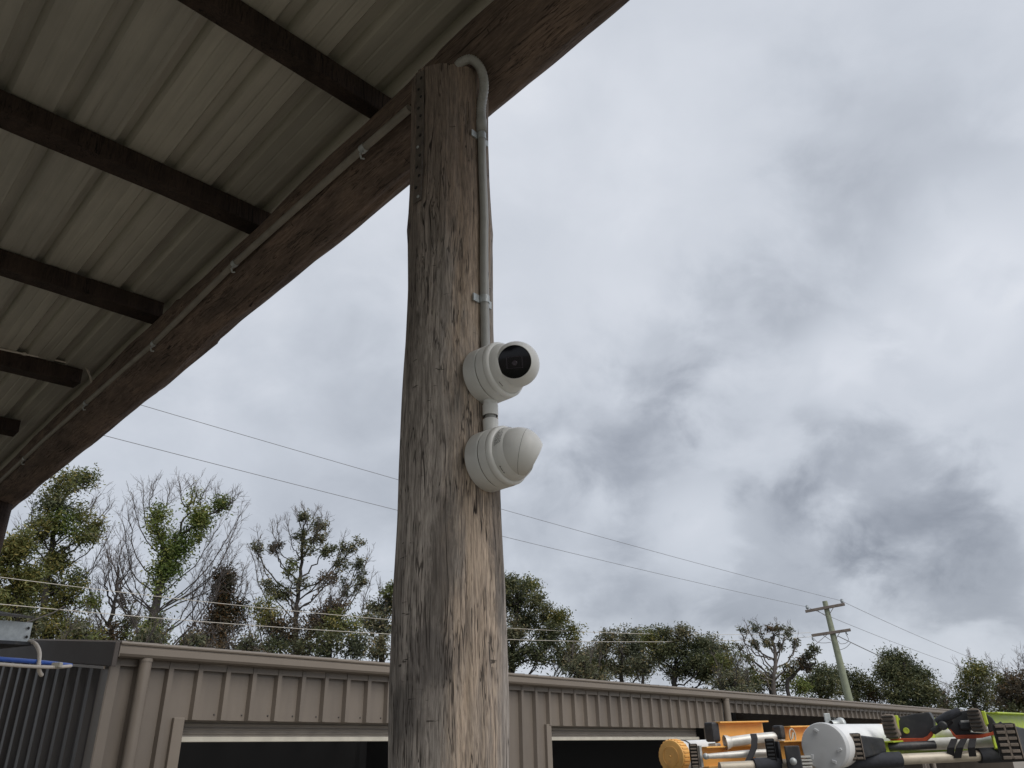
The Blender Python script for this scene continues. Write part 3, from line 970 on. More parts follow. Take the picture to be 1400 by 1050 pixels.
def wire(pts, A, B, label, mat='wire', r=0.010, ext=0.0, cat='power line', name='power_wire', group=None):
    """wire hanging in the upright plane through A and B, heights read along it and smoothed to a sagging curve"""
    A, B = v3(A)[:2], v3(B)[:2]
    d = B - A; Ln = np.linalg.norm(d); d = d / Ln; n = np.array([-d[1], d[0]])
    s, z = [], []
    for q in pts:
        k = ray(*q); t_ = (A @ n) / (k[:2] @ n)
        p = EYE + k * t_; s.append((p[:2] - A) @ d); z.append(p[2])
    c = np.polyfit(s, z, 2)
    ss = np.linspace(min(s) - ext * (s[-1] < s[0]), max(s) + ext * (s[-1] >= s[0]), 40)
    P = [v3((*(A + d * q), np.polyval(c, q))) for q in ss]
    o = MB().tube(P, r, 5).build(name, M[mat], None, base=P[0])
    return tag(o, label, cat, group)


def plan(x, r, y=900): return at(x, y, r)


G_ = 'power lines across the sky'
wire([(1150.8, 821), (985, 780), (692, 697), (546, 655), (350, 600), (200, 556), (120, 533)], ins[1], plan(150, 19), 'upper dark wire crossing the sky behind the post to the right top insulator', r=0.0072, group=G_)
wire([(1103.3, 829.5), (980, 803), (690, 735), (546, 697), (350, 647), (150, 598), (60, 575)], ins[0], plan(100, 18), 'second dark wire crossing the sky to the left top insulator', r=0.0072, group=G_)
wire([(1109, 866), (985, 866.5), (840, 864), (692, 857), (545, 853), (280, 822), (0, 788), (-60, 781)], at(1110, 866, UR - .14), plan(-20, 24), 'upper pale wire in front of the trees reaching the lower crossarm', 'wire_pale', 0.009, group=G_)
wire([(1112, 870), (985, 877), (840, 878), (692, 873), (545, 867), (280, 851), (0, 826), (-60, 820)], at(1112, 870, UR - .14), plan(-20, 22), 'lower pale wire in front of the trees reaching the lower crossarm', 'wire_pale', 0.009, group=G_)
wire([(1150.8, 821), (1225, 857), (1300, 889), (1360, 910), (1420, 930)], ins[1], plan(1400, 75), 'thin wire going off to the right from the right top insulator', r=0.010, group=G_)
wire([(1103.3, 829.5), (1160, 854), (1240, 885), (1310, 910), (1380, 932)], ins[0], plan(1380, 75), 'thin wire going off to the right from the left top insulator', r=0.010, group=G_)
wire([(1146, 870), (1200, 895), (1250, 918), (1312, 941)], at(1146, 870, UR - .1), plan(1330, 60), 'thicker dark cable sloping right from the lower crossarm into the trees', r=0.02, cat='cable', name='service_cable', group=G_)
wire([(1130, 868), (1105, 890), (1083, 907), (1060, 926)], at(1130, 868, UR - .1), plan(1050, 33), 'dark cable sloping left from the lower crossarm into the gnarled tree', r=0.017, cat='cable', name='service_cable', group=G_)

# ------------------------------------------------------------------ trees
nr = np.random.RandomState(5)


class Tree:
    def __init__(s, name, label, x, r, leaf, bark='bark', trunk_r=0.16, cat='tree', seed=1, group='trees behind the shed', lean=0.0):
        s.r0 = r; s.x = x; s.leafm = leaf; s.barkm = bark
        s.rs = np.random.RandomState(seed)
        p = at(x, 930, r); s.base = v3((p[0], p[1], 0))
        s.t = thing(name, s.base, label, cat, group)
        s.wood = MB(); s.twigs = MB(); s.leaves = []
        s.trunk_r = trunk_r; s.spine = []

    def pt(s, x, y, dz=0.0): return at(x, y, s.r0 + dz)

    def limb(s, pts, r0, r1, sides=6, wob=0.10):
        pts = [v3(q) for q in pts]
        P = spline(pts, 5) if len(pts) > 2 else [pts[0] * (1 - k / 5) + pts[1] * k / 5 for k in range(6)]
        n = len(P)
        for i in range(1, n - 1): P[i] = P[i] + s.rs.normal(0, wob * 0.4, 3)
        R = [r0 + (r1 - r0) * (i / (n - 1)) ** 0.8 for i in range(n)]
        s.wood.tube(P, R, sides, caps=False)
        return P

    def trunk(s, pix, top_r=0.05):
        P = [s.base] + [s.pt(x, y, dz) for x, y, dz in pix]
        s.spine = s.limb(P, s.trunk_r, top_r, 9, 0.05)
        return s.spine

    def near(s, p, src=None):
        src = src or s.spine
        L = [(np.linalg.norm(q - p) + (1.3 * max(0, q[2] - p[2] + 1.0 * np.linalg.norm((q - p)[:2])))) for q in src]
        return src[int(np.argmin(L))]

    def blob(s, x, y, rx, ry, n=10, leaves=60, spread=0.35, rad=0.035, depth=None, fill=0.85, twig_len=0.5, mat=None, link=True, leafless=0):
        """branches reaching into one mass of the crown, with leaf sprays at their ends"""
        rs = s.rs
        c = s.pt(x, y, rs.uniform(-0.6, 0.6) if depth is None else depth)
        k = metres(1, c); RX, RY = rx * k, ry * k; RZ = 0.5 * (RX + RY) * 0.9
        src = s.near(c - v3((0, 0, RY * 0.6)))
        mid = (src + c) / 2 + rs.normal(0, 0.16, 3) + v3((c[0] - src[0], c[1] - src[1], 0)) * 0.14
        if link:
            P = s.limb([src, mid, c], rad, rad * 0.5, 6)
            for q in P[5:]:
                if leaves and rs.rand() < 0.6: s.leaves.append((q + rs.normal(0, spread * 0.5, (int(leaves * 0.35), 3)), mat or s.leafm))
        else:
            P = [c]
        for _ in range(n):
            u = rs.normal(0, 1, 3); u /= np.linalg.norm(u); u *= rs.uniform(0.25, 1.0) ** 0.55
            e = c + RT * u[0] * RX + v3((0, 0, 1)) * u[1] * RY + fw * v3((1, 1, 0)) * u[2] * RZ
            a = P[rs.randint(max(0, len(P) - 4), len(P))]
            m = (a + e) / 2 + rs.normal(0, 0.10 * np.linalg.norm(e - a) + 0.02, 3) + v3((0, 0, -0.06))
            Q = spline([a, m, e], 3)
            s.wood.tube(Q, list(np.linspace(rad * 0.42, 0.010, len(Q))), 4, caps=False)
            if leaves and rs.rand() < fill:
                for q in (e, Q[-2], Q[-3]):
                    m_ = int(leaves * rs.uniform(0.35, 1.0))
                    s.leaves.append((q + rs.normal(0, spread * 0.42, (m_, 3)) * np.array([1, 1, 0.8]), mat or s.leafm))
            if leafless:
                s.spray(e, e - a, leafless, twig_len)

    def spray(s, p, d, n, ln, rad=0.0065):
        d = v3(d) / (np.linalg.norm(d) + 1e-9)
        for _ in range(n):
            u = d * 0.9 + s.rs.normal(0, 0.42, 3) + v3((0, 0, 0.28)); u /= np.linalg.norm(u)
            q = p + u * ln * s.rs.uniform(0.45, 1.0)
            m = (p + q) / 2 + s.rs.normal(0, 0.07 * ln, 3)
            s.twigs.tube([p, m, q], [rad, rad * 0.8, rad * 0.45], 3, caps=False)
            if ln > 0.35:
                for _ in range(2):
                    w = u + s.rs.normal(0, 0.45, 3) + v3((0, 0, 0.2)); w /= np.linalg.norm(w)
                    s.twigs.tube([m, (m + q) / 2 + s.rs.normal(0, .03, 3), m + w * ln * 0.55 * s.rs.uniform(0.5, 1)], [rad * 0.8, rad * .6, rad * 0.4], 3, caps=False)

    def bare(s, tips, rad=0.04, n=5, ln=0.9, steps=5, bow=0.25):
        """bare limbs curving out to points in the photograph, with fine twigs along them"""
        for (x, y) in tips:
            c = s.pt(x, y, s.rs.uniform(-0.8, 0.8))
            src = s.near(c - v3((0, 0, 0.4 * np.linalg.norm(c[:2] - s.base[:2]) + 0.3)))
            v = c - src
            mid = src + v * 0.5 + v3((v[0], v[1], 0)) * 0.18 - v3((0, 0, bow * 0.6)) + s.rs.normal(0, 0.08, 3)
            P = s.limb([src, mid, c], rad, 0.012, 5, 0.06)
            for i in range(4, len(P)):
                tg = P[i] - P[i - 1]
                s.spray(P[i], tg, n if i > len(P) * 0.5 else max(1, n // 2), ln * (0.6 + 0.4 * i / len(P)))

    def sleeve(s, line, w, n, mat=None, clump=9):
        """young shoots hugging a trunk or limb, as after a fire"""
        P = [v3(q) for q in line]
        seg = np.array(P)
        gaps = s.rs.rand(len(P) * 3)
        for _ in range(n):
            i = s.rs.randint(0, len(P) - 1); f = s.rs.rand()
            if len(P) > 5 and gaps[int((i + f) * 3) % len(gaps)] < 0.25: continue
            q = seg[i] * (1 - f) + seg[i + 1] * f
            wk = w * s.rs.uniform(0.25, 1.0)
            q = q + s.rs.normal(0, wk * 0.55, 3) + v3((0, 0, 0.1 * s.rs.rand()))
            s.leaves.append((q + s.rs.normal(0, 0.13, (clump, 3)), mat or s.leafm))

    def done(s, size=0.15, aspect=0.34):
        base = s.base
        s.wood.build('trunk', M[s.barkm], s.t, base=base)
        if s.twigs.v: s.twigs.build('twigs', M['twig'], s.t, base=base)['kind'] = 'stuff'
        mats = {}
        for c, m in s.leaves: mats.setdefault(m, []).append(c)
        for m, L in mats.items():
            C = np.concatenate(L); n = len(C); rs = s.rs
            dirv = rs.normal(0, 1, (n, 3)) * np.array([1, 1, 0.75]) + np.array([0, 0, -0.35])
            dirv /= np.linalg.norm(dirv, axis=1)[:, None]
            sd_ = np.cross(dirv, rs.normal(0, 1, (n, 3))); sd_ /= np.linalg.norm(sd_, axis=1)[:, None]
            ln = 0.86 * size * rs.uniform(0.6, 1.25, (n, 1)); wd = ln * aspect * 0.5
            A = C - dirv * ln * 0.5; B = C + sd_ * wd - dirv * ln * 0.05; D = C - sd_ * wd - dirv * ln * 0.05; E_ = C + dirv * ln * 0.5
            V = np.stack([A, B, E_, D], 1).reshape(-1, 3) - base
            me = bpy.data.meshes.new('crown')
            me.vertices.add(4 * n); me.vertices.foreach_set('co', V.ravel())
            me.loops.add(4 * n); me.loops.foreach_set('vertex_index', np.arange(4 * n))
            me.polygons.add(n); me.polygons.foreach_set('loop_start', np.arange(0, 4 * n, 4))
            me.update(); me.validate()
            me.materials.append(M[m])
            o = bpy.data.objects.new('crown', me); COL.objects.link(o); o.parent = s.t; o['kind'] = 'stuff'


def leafy(name, label, x, r, leaf, blobs, trunk, bark='bark', seed=1, tr=0.15, leaves=60, spread=0.34, size=0.15, n=11, cat='tree', group='trees behind the shed', bare=None, fill=0.85, aspect=0.36, twigs=0, extra=None):
    t = Tree(name, label, x, r, leaf, bark, tr, cat, seed, group)
    t.trunk(trunk)
    for b in blobs:
        m = b[4] if len(b) > 4 else None
        t.blob(*b[:4], n=max(4, int(n * (b[2] * b[3]) ** 0.5 / 22)), leaves=leaves, spread=spread, mat=m, fill=fill, leafless=twigs)
    if bare: t.bare(bare, 0.03, 3, 0.7)
    if extra: extra(t)
    t.done(size, aspect)
    return t


# far left, partly behind the awning beam
leafy('eucalyptus_tree', 'brownish olive gum tree at far left below the awning beam', 22, 27, 'leaf_olive',
      [(30, 745, 20, 22), (12, 770, 24, 30), (40, 790, 16, 30), (14, 820, 30, 30), (30, 850, 26, 26, 'leaf_grey'), (-20, 760, 30, 40), (-25, 830, 30, 40)],
      [(24, 900, 0), (22, 820, 0.2), (28, 745, 0)], seed=3, leaves=70, n=16)
leafy('eucalyptus_tree', 'tall olive gum tree at left rising just under the awning beam', 68, 30, 'leaf_olive',
      [(108, 652, 22, 18), (82, 662, 24, 18), (122, 648, 10, 10), (75, 690, 26, 16, 'leaf_dark'), (60, 715, 18, 14), (82, 716, 20, 16, 'leaf_bright'), (108, 703, 13, 12), (130, 722, 15, 12),
       (112, 735, 16, 12), (52, 735, 14, 18), (70, 770, 24, 16), (88, 762, 16, 12), (104, 790, 18, 18), (60, 810, 26, 20, 'leaf_dark'), (90, 820, 22, 22), (122, 822, 12, 10, 'leaf_bright'),
       (55, 850, 26, 20), (95, 855, 28, 20), (75, 880, 34, 18, 'leaf_dark')],
      [(62, 900, 0), (60, 830, 0.1), (68, 760, -0.1), (80, 700, 0.1), (98, 660, 0)], seed=5, leaves=58, spread=0.42, n=14, tr=0.15,
      bare=[(150, 690), (142, 706), (138, 676), (148, 735), (128, 690), (46, 690), (140, 760), (30, 720)])
# bright shooting tree with bare outer twigs
t = Tree('regrowth_tree', 'forked tree sleeved in bright green shoots with a halo of bare twigs', 208, 28, 'leaf_bright', 'bark', 0.16, seed=8)
sp = t.trunk([(207, 880, 0), (212, 830, 0), (219, 800, 0), (226, 770, 0)], 0.11)
lA = t.limb([t.pt(226, 772), t.pt(222, 745), t.pt(214, 718), t.pt(216, 698)], 0.09, 0.03)
lB = t.limb([t.pt(226, 772), t.pt(240, 745), t.pt(262, 722), t.pt(285, 704), t.pt(310, 688)], 0.08, 0.02)
lC = t.limb([t.pt(240, 742), t.pt(248, 715), t.pt(262, 690), t.pt(268, 672)], 0.05, 0.015)
t.sleeve(lA, 0.34, 230); t.sleeve(lA[6:], 0.42, 90)
t.sleeve(sp[int(len(sp) * .66):], 0.38, 210); t.sleeve([t.pt(212, 780), t.pt(232, 788), t.pt(240, 770)], 0.34, 150)
t.sleeve(lB[2:9], 0.30, 150); t.sleeve([t.pt(230, 758), t.pt(258, 752)], 0.26, 110)
t.sleeve([t.pt(268, 704), t.pt(276, 712), t.pt(272, 718)], 0.36, 210)
t.sleeve([t.pt(300, 694), t.pt(308, 690)], 0.24, 80); t.sleeve(lC[4:], 0.15, 40); t.sleeve([t.pt(275, 735), t.pt(262, 738)], 0.2, 45)
t.sleeve(sp[2:8], 0.45, 260, 'leaf_dark'); t.sleeve([t.pt(215, 860), t.pt(195, 875), t.pt(222, 880)], 0.5, 200)
t.spine = sp[8:] + lA + lB + lC
t.bare([(168, 715), (175, 700), (183, 686), (196, 672), (212, 668), (232, 672), (246, 662), (262, 664), (280, 670), (296, 680), (318, 684), (328, 705), (322, 722), (316, 742), (322, 760), (165, 740), (178, 760),
        (300, 720), (290, 752), (150, 755)], 0.026, 3, 0.9)
t.spine = sp[4:9]; t.bare([(150, 770), (143, 745), (160, 790), (290, 775), (312, 768), (300, 790), (270, 800)], 0.034, 3, 0.9)
t.done(0.15, 0.36)
# charred twiggy tree between the first two
t = Tree('burnt_tree', 'dark bare twiggy burnt tree with few brown leaves between two green trees', 150, 31, 'leaf_brown', 'bark', 0.12, seed=12)
sp = t.trunk([(150, 890, 0), (152, 850, 0), (160, 810, 0), (162, 775, 0)], 0.03)
t.bare([(163, 760), (150, 775), (138, 800), (130, 825), (176, 790), (186, 815), (142, 780), (128, 850), (120, 800), (190, 840), (170, 770), (200, 800), (115, 775), (180, 770)], 0.038, 3, 0.8)
t.blob(150, 868, 24, 20, 16, 40, 0.3); t.blob(175, 850, 18, 22, 12, 34, 0.3, mat='leaf_olive'); t.blob(135, 872, 18, 16, 10, 34, 0.3); t.blob(170, 820, 16, 12, 8, 24, 0.25)
t.blob(182, 878, 20, 14, 10, 40, 0.3, mat='leaf_olive')
t.done(0.14, 0.36)
# dark column
t = Tree('regrowth_tree', 'dark narrow column of shoots on a burnt trunk with rusty top', 303, 29, 'leaf_char', 'bark', 0.17, seed=14)
sp = t.trunk([(303, 890, 0), (304, 840, 0), (305, 800, 0), (306, 778, 0)], 0.06)
t.sleeve([t.pt(304, 855), t.pt(305, 785)], 0.34, 620, clump=10)
t.sleeve([t.pt(314, 800), t.pt(313, 785)], 0.16, 40, 'leaf_brown'); t.sleeve([t.pt(300, 885), t.pt(304, 850)], 0.55, 200, 'leaf_brown')
t.sleeve([t.pt(326, 860), t.pt(328, 825)], 0.22, 110, 'leaf_char'); t.sleeve([t.pt(285, 880), t.pt(288, 845)], 0.25, 90, 'leaf_char')
t.blob(262, 868, 20, 24, 10, 24, 0.28, mat='leaf_brown'); t.blob(255, 878, 10, 9, 8, 60, 0.24, mat='leaf_bright')
t.bare([(290, 800), (278, 790), (324, 790), (335, 775), (285, 825), (330, 805), (270, 820), (262, 800), (338, 800)], 0.028, 3, 0.7)
t.done(0.15, 0.36)
# big open tree left of the post


def more(t):
    t.bare([(404, 702), (392, 714), (416, 698), (432, 700), (448, 712), (348, 745), (345, 760), (372, 722), (380, 715), (470, 735), (500, 770), (508, 790), (352, 728), (440, 705), (505, 760)], 0.025, 4, 0.55)


leafy('eucalyptus_tree', 'large open many limbed gum tree with small dark leaf clumps left of the post', 405, 31, 'leaf_grey',
      [(412, 712, 14, 10), (436, 716, 12, 10), (410, 735, 14, 12, 'leaf_dark'), (418, 755, 14, 12), (352, 747, 9, 11), (376, 745, 11, 12, 'leaf_brown'), (395, 772, 12, 12, 'leaf_olive'),
       (436, 735, 12, 10), (450, 752, 13, 12, 'leaf_dark'), (472, 745, 8, 12), (488, 742, 10, 9), (468, 772, 14, 12), (490, 775, 13, 12), (498, 795, 9, 10), (478, 800, 14, 12, 'leaf_dark'), (452, 785, 14, 10, 'leaf_brown'),
       (415, 795, 14, 10), (384, 808, 16, 10, 'leaf_dark'), (368, 800, 10, 14)],
      [(404, 885, 0), (405, 840, 0), (408, 810, 0), (412, 770, 0), (414, 735, 0)], seed=21, leaves=42, spread=0.22, n=13, tr=0.12, fill=0.8, extra=more)
leafy('burnt_tree', 'brown leafed burnt tree under the large open gum left of the post', 450, 28, 'leaf_brown',
      [(430, 850, 30, 26), (455, 830, 20, 16, 'leaf_brown'), (470, 855, 30, 26, 'leaf_olive'), (445, 880, 36, 20, 'leaf_dark'), (480, 880, 28, 20, 'leaf_grey'), (360, 840, 22, 22, 'leaf_olive'), (385, 860, 24, 24), (370, 885, 30, 18, 'leaf_dark'), (408, 880, 26, 18, 'leaf_grey')],
      [(450, 890, 0), (452, 850, 0), (452, 815, 0)], seed=23, leaves=48, spread=0.32, n=18, tr=0.12, bare=[(452, 800), (440, 815), (470, 810), (400, 820), (345, 815), (338, 850)])
leafy('eucalyptus_tree', 'bushy grey green tree half hidden behind the left side of the post', 525, 30, 'leaf_grey',
      [(532, 806, 14, 12, 'leaf_olive'), (518, 828, 18, 14), (540, 830, 20, 20), (505, 848, 14, 12), (525, 855, 26, 18), (515, 885, 28, 20), (560, 850, 30, 40), (590, 830, 30, 40)],
      [(522, 890, 0), (524, 850, 0), (530, 815, 0)], seed=27, leaves=50, spread=0.30, n=14, bare=[(500, 820), (520, 805)])
# right of the post
leafy('eucalyptus_tree', 'tall dense green tree directly right of the post', 700, 30, 'leaf_dark',
      [(700, 798, 22, 14), (720, 800, 16, 12, 'leaf_olive'), (735, 822, 15, 12), (704, 826, 22, 14), (680, 810, 25, 20), (748, 838, 14, 11), (765, 848, 17, 14, 'leaf_olive'), (725, 850, 24, 16), (700, 862, 26, 18, 'leaf_grey'),
       (752, 868, 26, 16), (780, 868, 15, 14, 'leaf_olive'), (775, 893, 22, 16, 'leaf_grey'), (735, 892, 30, 18), (700, 895, 26, 18), (660, 840, 35, 40), (650, 890, 30, 30), (795, 900, 14, 12, 'leaf_grey')],
      [(700, 920, 0), (702, 870, 0), (708, 830, 0), (706, 800, 0)], seed=31, leaves=64, spread=0.36, n=18, tr=0.15)
leafy('eucalyptus_tree', 'loose grey green gum tree right of the dense tree above the gutter', 845, 33, 'leaf_grey',
      [(832, 872, 14, 11), (858, 866, 12, 10, 'leaf_grey'), (850, 890, 18, 12), (822, 890, 12, 10), (810, 908, 14, 12, 'leaf_olive'), (868, 880, 14, 10), (880, 905, 18, 14), (845, 912, 22, 12)],
      [(850, 930, 0), (852, 905, 0), (848, 880, 0)], seed=33, leaves=44, spread=0.36, n=24, tr=0.11)
leafy('eucalyptus_tree', 'broad dark crowned gum tree in the middle of the row right of the post', 920, 33, 'leaf_dark',
      [(905, 868, 18, 10), (890, 874, 12, 10, 'leaf_olive'), (935, 866, 14, 10, 'leaf_grey'), (928, 885, 20, 14), (905, 892, 18, 14), (955, 878, 14, 12), (950, 900, 18, 14), (975, 892, 14, 12, 'leaf_grey'), (985, 908, 16, 12, 'leaf_olive'), (930, 915, 26, 14), (965, 918, 24, 14)],
      [(922, 940, 0), (924, 905, 0), (920, 878, 0)], seed=35, leaves=46, spread=0.37, n=25, tr=0.12)
leafy('eucalyptus_tree', 'feathery pale grey green gum tree filling the gap left of the gnarled tree', 985, 35, 'leaf_grey',
      [(975, 878, 12, 9), (992, 886, 13, 10, 'leaf_olive'), (1003, 900, 12, 10), (978, 900, 16, 12), (995, 918, 20, 12, 'leaf_dark'), (1012, 922, 14, 10), (965, 915, 16, 10)],
      [(988, 945, 0), (990, 920, 0), (984, 890, 0)], seed=37, leaves=32, spread=0.40, n=20, tr=0.08)
leafy('eucalyptus_tree', 'feathery olive gum tree between the loose gum and the broad dark crowned gum', 880, 36, 'leaf_olive',
      [(872, 862, 9, 8, 'leaf_grey'), (884, 872, 13, 10), (868, 892, 14, 10, 'leaf_grey'), (892, 895, 14, 12), (880, 915, 20, 12, 'leaf_dark'), (862, 915, 14, 10)],
      [(880, 940, 0), (879, 910, 0), (880, 880, 0)], seed=39, leaves=32, spread=0.40, n=20, tr=0.08)
leafy('eucalyptus_tree', 'small feathery grey gum tree just right of the tall dense green tree', 808, 34, 'leaf_grey',
      [(800, 895, 12, 8), (815, 882, 10, 8), (822, 903, 12, 9, 'leaf_olive'), (803, 912, 16, 9), (820, 918, 14, 8)],
      [(810, 935, 0), (810, 910, 0), (812, 890, 0)], seed=40, leaves=30, spread=0.38, n=18, tr=0.07)
# gnarled sparse tree


def gnarl(t):
    t.spine = t.spine[6:]
    t.bare([(1020, 852), (1035, 850), (1012, 862), (1062, 850), (1078, 858), (1090, 872), (1030, 875), (1015, 880)], 0.035, 2, 0.4)


leafy('gnarled_tree', 'gnarled open tree with small leaf tufts on bare limbs left of the power pole', 1055, 33, 'leaf_grey',
      [(1017, 860, 6, 6), (1033, 856, 7, 7), (1052, 858, 8, 7, 'leaf_brown'), (1066, 858, 8, 6), (1080, 866, 7, 7), (1090, 876, 8, 6), (1050, 878, 8, 6), (1030, 876, 6, 6), (1070, 884, 8, 5), (1012, 884, 7, 8), (1020, 902, 14, 12, 'leaf_olive')],
      [(1058, 945, 0), (1059, 915, 0), (1060, 890, 0), (1054, 870, 0)], seed=41, leaves=26, spread=0.17, n=9, tr=0.10, fill=0.8, extra=gnarl, bark='bark_grey')
leafy('gnarled_tree', 'small twisted tree with dark tufts leaning towards the power pole', 1085, 31, 'leaf_grey',
      [(1107, 896, 9, 6), (1096, 905, 10, 7, 'leaf_char'), (1086, 912, 10, 7), (1105, 912, 8, 6, 'leaf_char'), (1112, 888, 6, 5)],
      [(1078, 945, 0), (1085, 925, 0), (1098, 910, 0)], seed=43, leaves=30, spread=0.18, n=8, tr=0.08)
BG = 'trees beyond the right end of the shed'
leafy('bushy_tree', 'low olive bushy tree under the gnarled tree above the gutter', 1055, 36, 'leaf_olive',
      [(1040, 925, 26, 14), (1070, 925, 24, 16), (1015, 928, 20, 14, 'leaf_grey'), (1095, 935, 20, 12, 'leaf_bright'), (1040, 940, 40, 12, 'leaf_dark')],
      [(1055, 945, 0), (1056, 925, 0)], seed=44, leaves=50, spread=0.3, n=14)
leafy('bushy_tree', 'dark bushy tree just left of the power pole base', 1125, 44, 'leaf_dark',
      [(1122, 918, 14, 12), (1108, 932, 16, 12), (1135, 932, 16, 14), (1120, 945, 26, 14)], [(1122, 950, 0), (1122, 925, 0)], seed=45, leaves=52, spread=0.5, n=18, group=BG, size=0.18)
leafy('bushy_tree', 'dark bushy tree just right of the power pole base', 1180, 46, 'leaf_dark',
      [(1150, 922, 13, 12), (1172, 930, 18, 12), (1190, 938, 14, 14, 'leaf_olive'), (1160, 945, 24, 14), (1195, 952, 18, 12, 'leaf_brown')], [(1172, 955, 0), (1170, 930, 0)], seed=47, leaves=52, spread=0.5, n=18, group=BG, size=0.18)
leafy('round_tree', 'dense dark round headed tree standing alone right of the power pole', 1238, 45, 'leaf_dark',
      [(1220, 900, 14, 12), (1238, 904, 18, 14), (1212, 918, 16, 14), (1240, 925, 24, 18), (1262, 922, 14, 14), (1222, 940, 24, 18), (1256, 945, 24, 16), (1277, 948, 10, 12), (1240, 960, 36, 12)],
      [(1238, 965, 0), (1238, 935, 0), (1236, 905, 0)], seed=51, leaves=66, spread=0.5, n=22, tr=0.2, group=BG, size=0.18)
leafy('eucalyptus_tree', 'pale olive open tree near the right edge behind the ladders', 1335, 44, 'leaf_olive',
      [(1330, 910, 14, 9), (1345, 918, 14, 10), (1322, 925, 14, 12), (1340, 935, 18, 14, 'leaf_grey'), (1318, 945, 18, 14), (1348, 950, 18, 14), (1330, 962, 30, 12, 'leaf_dark')],
      [(1335, 970, 0), (1337, 940, 0), (1334, 915, 0)], seed=53, leaves=44, spread=0.46, n=15, group=BG, size=0.17, bare=[(1355, 908), (1362, 918), (1310, 912), (1325, 900)])
leafy('bushy_tree', 'brown leafed bushy tree at the far right edge', 1382, 42, 'leaf_brown',
      [(1370, 935, 14, 12, 'leaf_olive'), (1388, 928, 14, 12), (1400, 940, 14, 14), (1375, 955, 20, 14), (1400, 960, 20, 18, 'leaf_olive'), (1420, 930, 20, 24), (1385, 975, 26, 12, 'leaf_dark'), (1420, 970, 24, 20)],
      [(1388, 980, 0), (1388, 950, 0)], seed=55, leaves=56, spread=0.34, n=17, group=BG, size=0.17, bare=[(1398, 895), (1402, 910), (1372, 915), (1392, 905)])
leafy('bushy_tree', 'reddish brown thin shrub between the round tree and the pale olive tree', 1293, 48, 'leaf_brown',
      [(1290, 955, 12, 12), (1298, 965, 10, 8, 'leaf_olive'), (1282, 965, 12, 8)], [(1292, 968, 0), (1292, 955, 0)], seed=57, leaves=36, spread=0.3, n=14, group=BG, size=0.17, bare=[(1200, 925), (1288, 945), (1296, 942)])
# understorey along the back of the shed
US = 'low scrub behind the shed roof'
k = 0
for (x, y, r, m, lab) in ((115, 875, 26, 'leaf_olive', 'low olive scrub under the tall left gum'), (205, 880, 25, 'leaf_dark', 'low green scrub at the foot of the bright forked tree'),
                          (270, 885, 26, 'leaf_brown', 'low brown scrub left of the dark shoot column'), (335, 888, 26, 'leaf_brown', 'low brown scrub right of the dark shoot column'),
                          (600, 880, 26, 'leaf_grey', 'grey green scrub hidden behind the post'), (800, 918, 28, 'leaf_grey', 'low grey scrub right of the dense tree'),
                          (1000, 935, 30, 'leaf_grey', 'low grey scrub left of the gnarled tree')):
    leafy('scrub_bush', lab, x, r, m, [(x - 15, y, 18, 14), (x + 14, y + 3, 20, 14), (x, y - 8, 16, 12, 'leaf_grey'), (x + 2, y + 12, 34, 10)],
          [(x, y + 15, 0), (x + 2, y, 0)], seed=70 + k, leaves=36, spread=0.3, n=13, tr=0.05, cat='bush', group=US, bare=[(x - 18, y - 22), (x + 8, y - 30), (x + 22, y - 18)])
    k += 1

# ------------------------------------------------------------------ galvanised channel, hose and cable at the left edge
rz = 3.7
ch = thing('steel_channel', at(40, 862, rz), 'galvanised steel channel with bolt holes under a dark sheet at far left', 'steel channel')
cbz = v3(ch.location)
a0, a1 = at(-80, 846, rz - 0.2), at(44.5, 852, rz)
b1_ = at(42, 877, rz)
hh = float(a1[2] - b1_[2])
dd = (a1 - a0); dd[2] *= 0.6; Lc = np.linalg.norm(dd); dd /= Lc
nn = np.cross(dd, (0, 0, 1)); nn /= np.linalg.norm(nn)      # towards the viewer or away
if nn @ a1 > 0: nn = -nn
mb = MB()
p0 = a1 - dd * Lc
prof = [(0.045, 0), (0.0, 0), (0.0, -hh), (0.045, -hh)]
loop = [p0 - nn * q[0] + v3((0, 0, q[1])) for q in prof]
mb.strip(loop, dd * Lc).build('channel', M['galv'], ch, base=cbz, solid=0.004)
for (x, y) in ((37.5, 859), (35, 871), (23, 871.5)):
    MB().lathe([(0.0, 0.006), (0.0005, 0.0)], at(x, y, rz - 0.012) + nn * 0.006, nn, 14).build('bolt_hole', M['groove'], ch, base=cbz)
sh_top = p0 + v3((0, 0, 0.012)) - nn * 0.0
MB().prism([sh_top + nn * 0.04, sh_top + nn * 0.04 + v3((0, 0, .008)), sh_top - nn * 0.75 + v3((0, 0, 0.155)), sh_top - nn * 0.75 + v3((0, 0, 0.147))], dd * (Lc - 0.03)).build('top_sheet', M['panel_dark'], ch, base=cbz)
MB().box(a1 - dd * 0.10 - nn * 0.45 + v3((0, 0, 0.16)), (0.10, 0.03, 0.012), (dd, nn, (0, 0, 1))).build('sheet_clip', M['alu'], ch, base=cbz)
MB().box((p0[0] - 0.03, p0[1], p0[2] / 2), (0.06, 0.06, p0[2])).build('post', M['galv'], ch, base=cbz)
brace_a = a1 - dd * 0.02 - nn * 0.02
MB().tube([brace_a, at(72, 838, rz + 0.5), at(88, 829, rz + 0.8)], 0.0032, 6).build('stay_rod', M['arm'], ch, base=cbz)
# second sheet under it (dark awning edge)
MB().box(p0 + dd * (Lc * 0.5) + v3((0, 0, -hh - 0.013)) - nn * 0.06, (Lc - 0.02, 0.22, 0.012), (dd, nn, (0, 0, 1))).build('lower_flange', M['black'], ch, base=cbz)

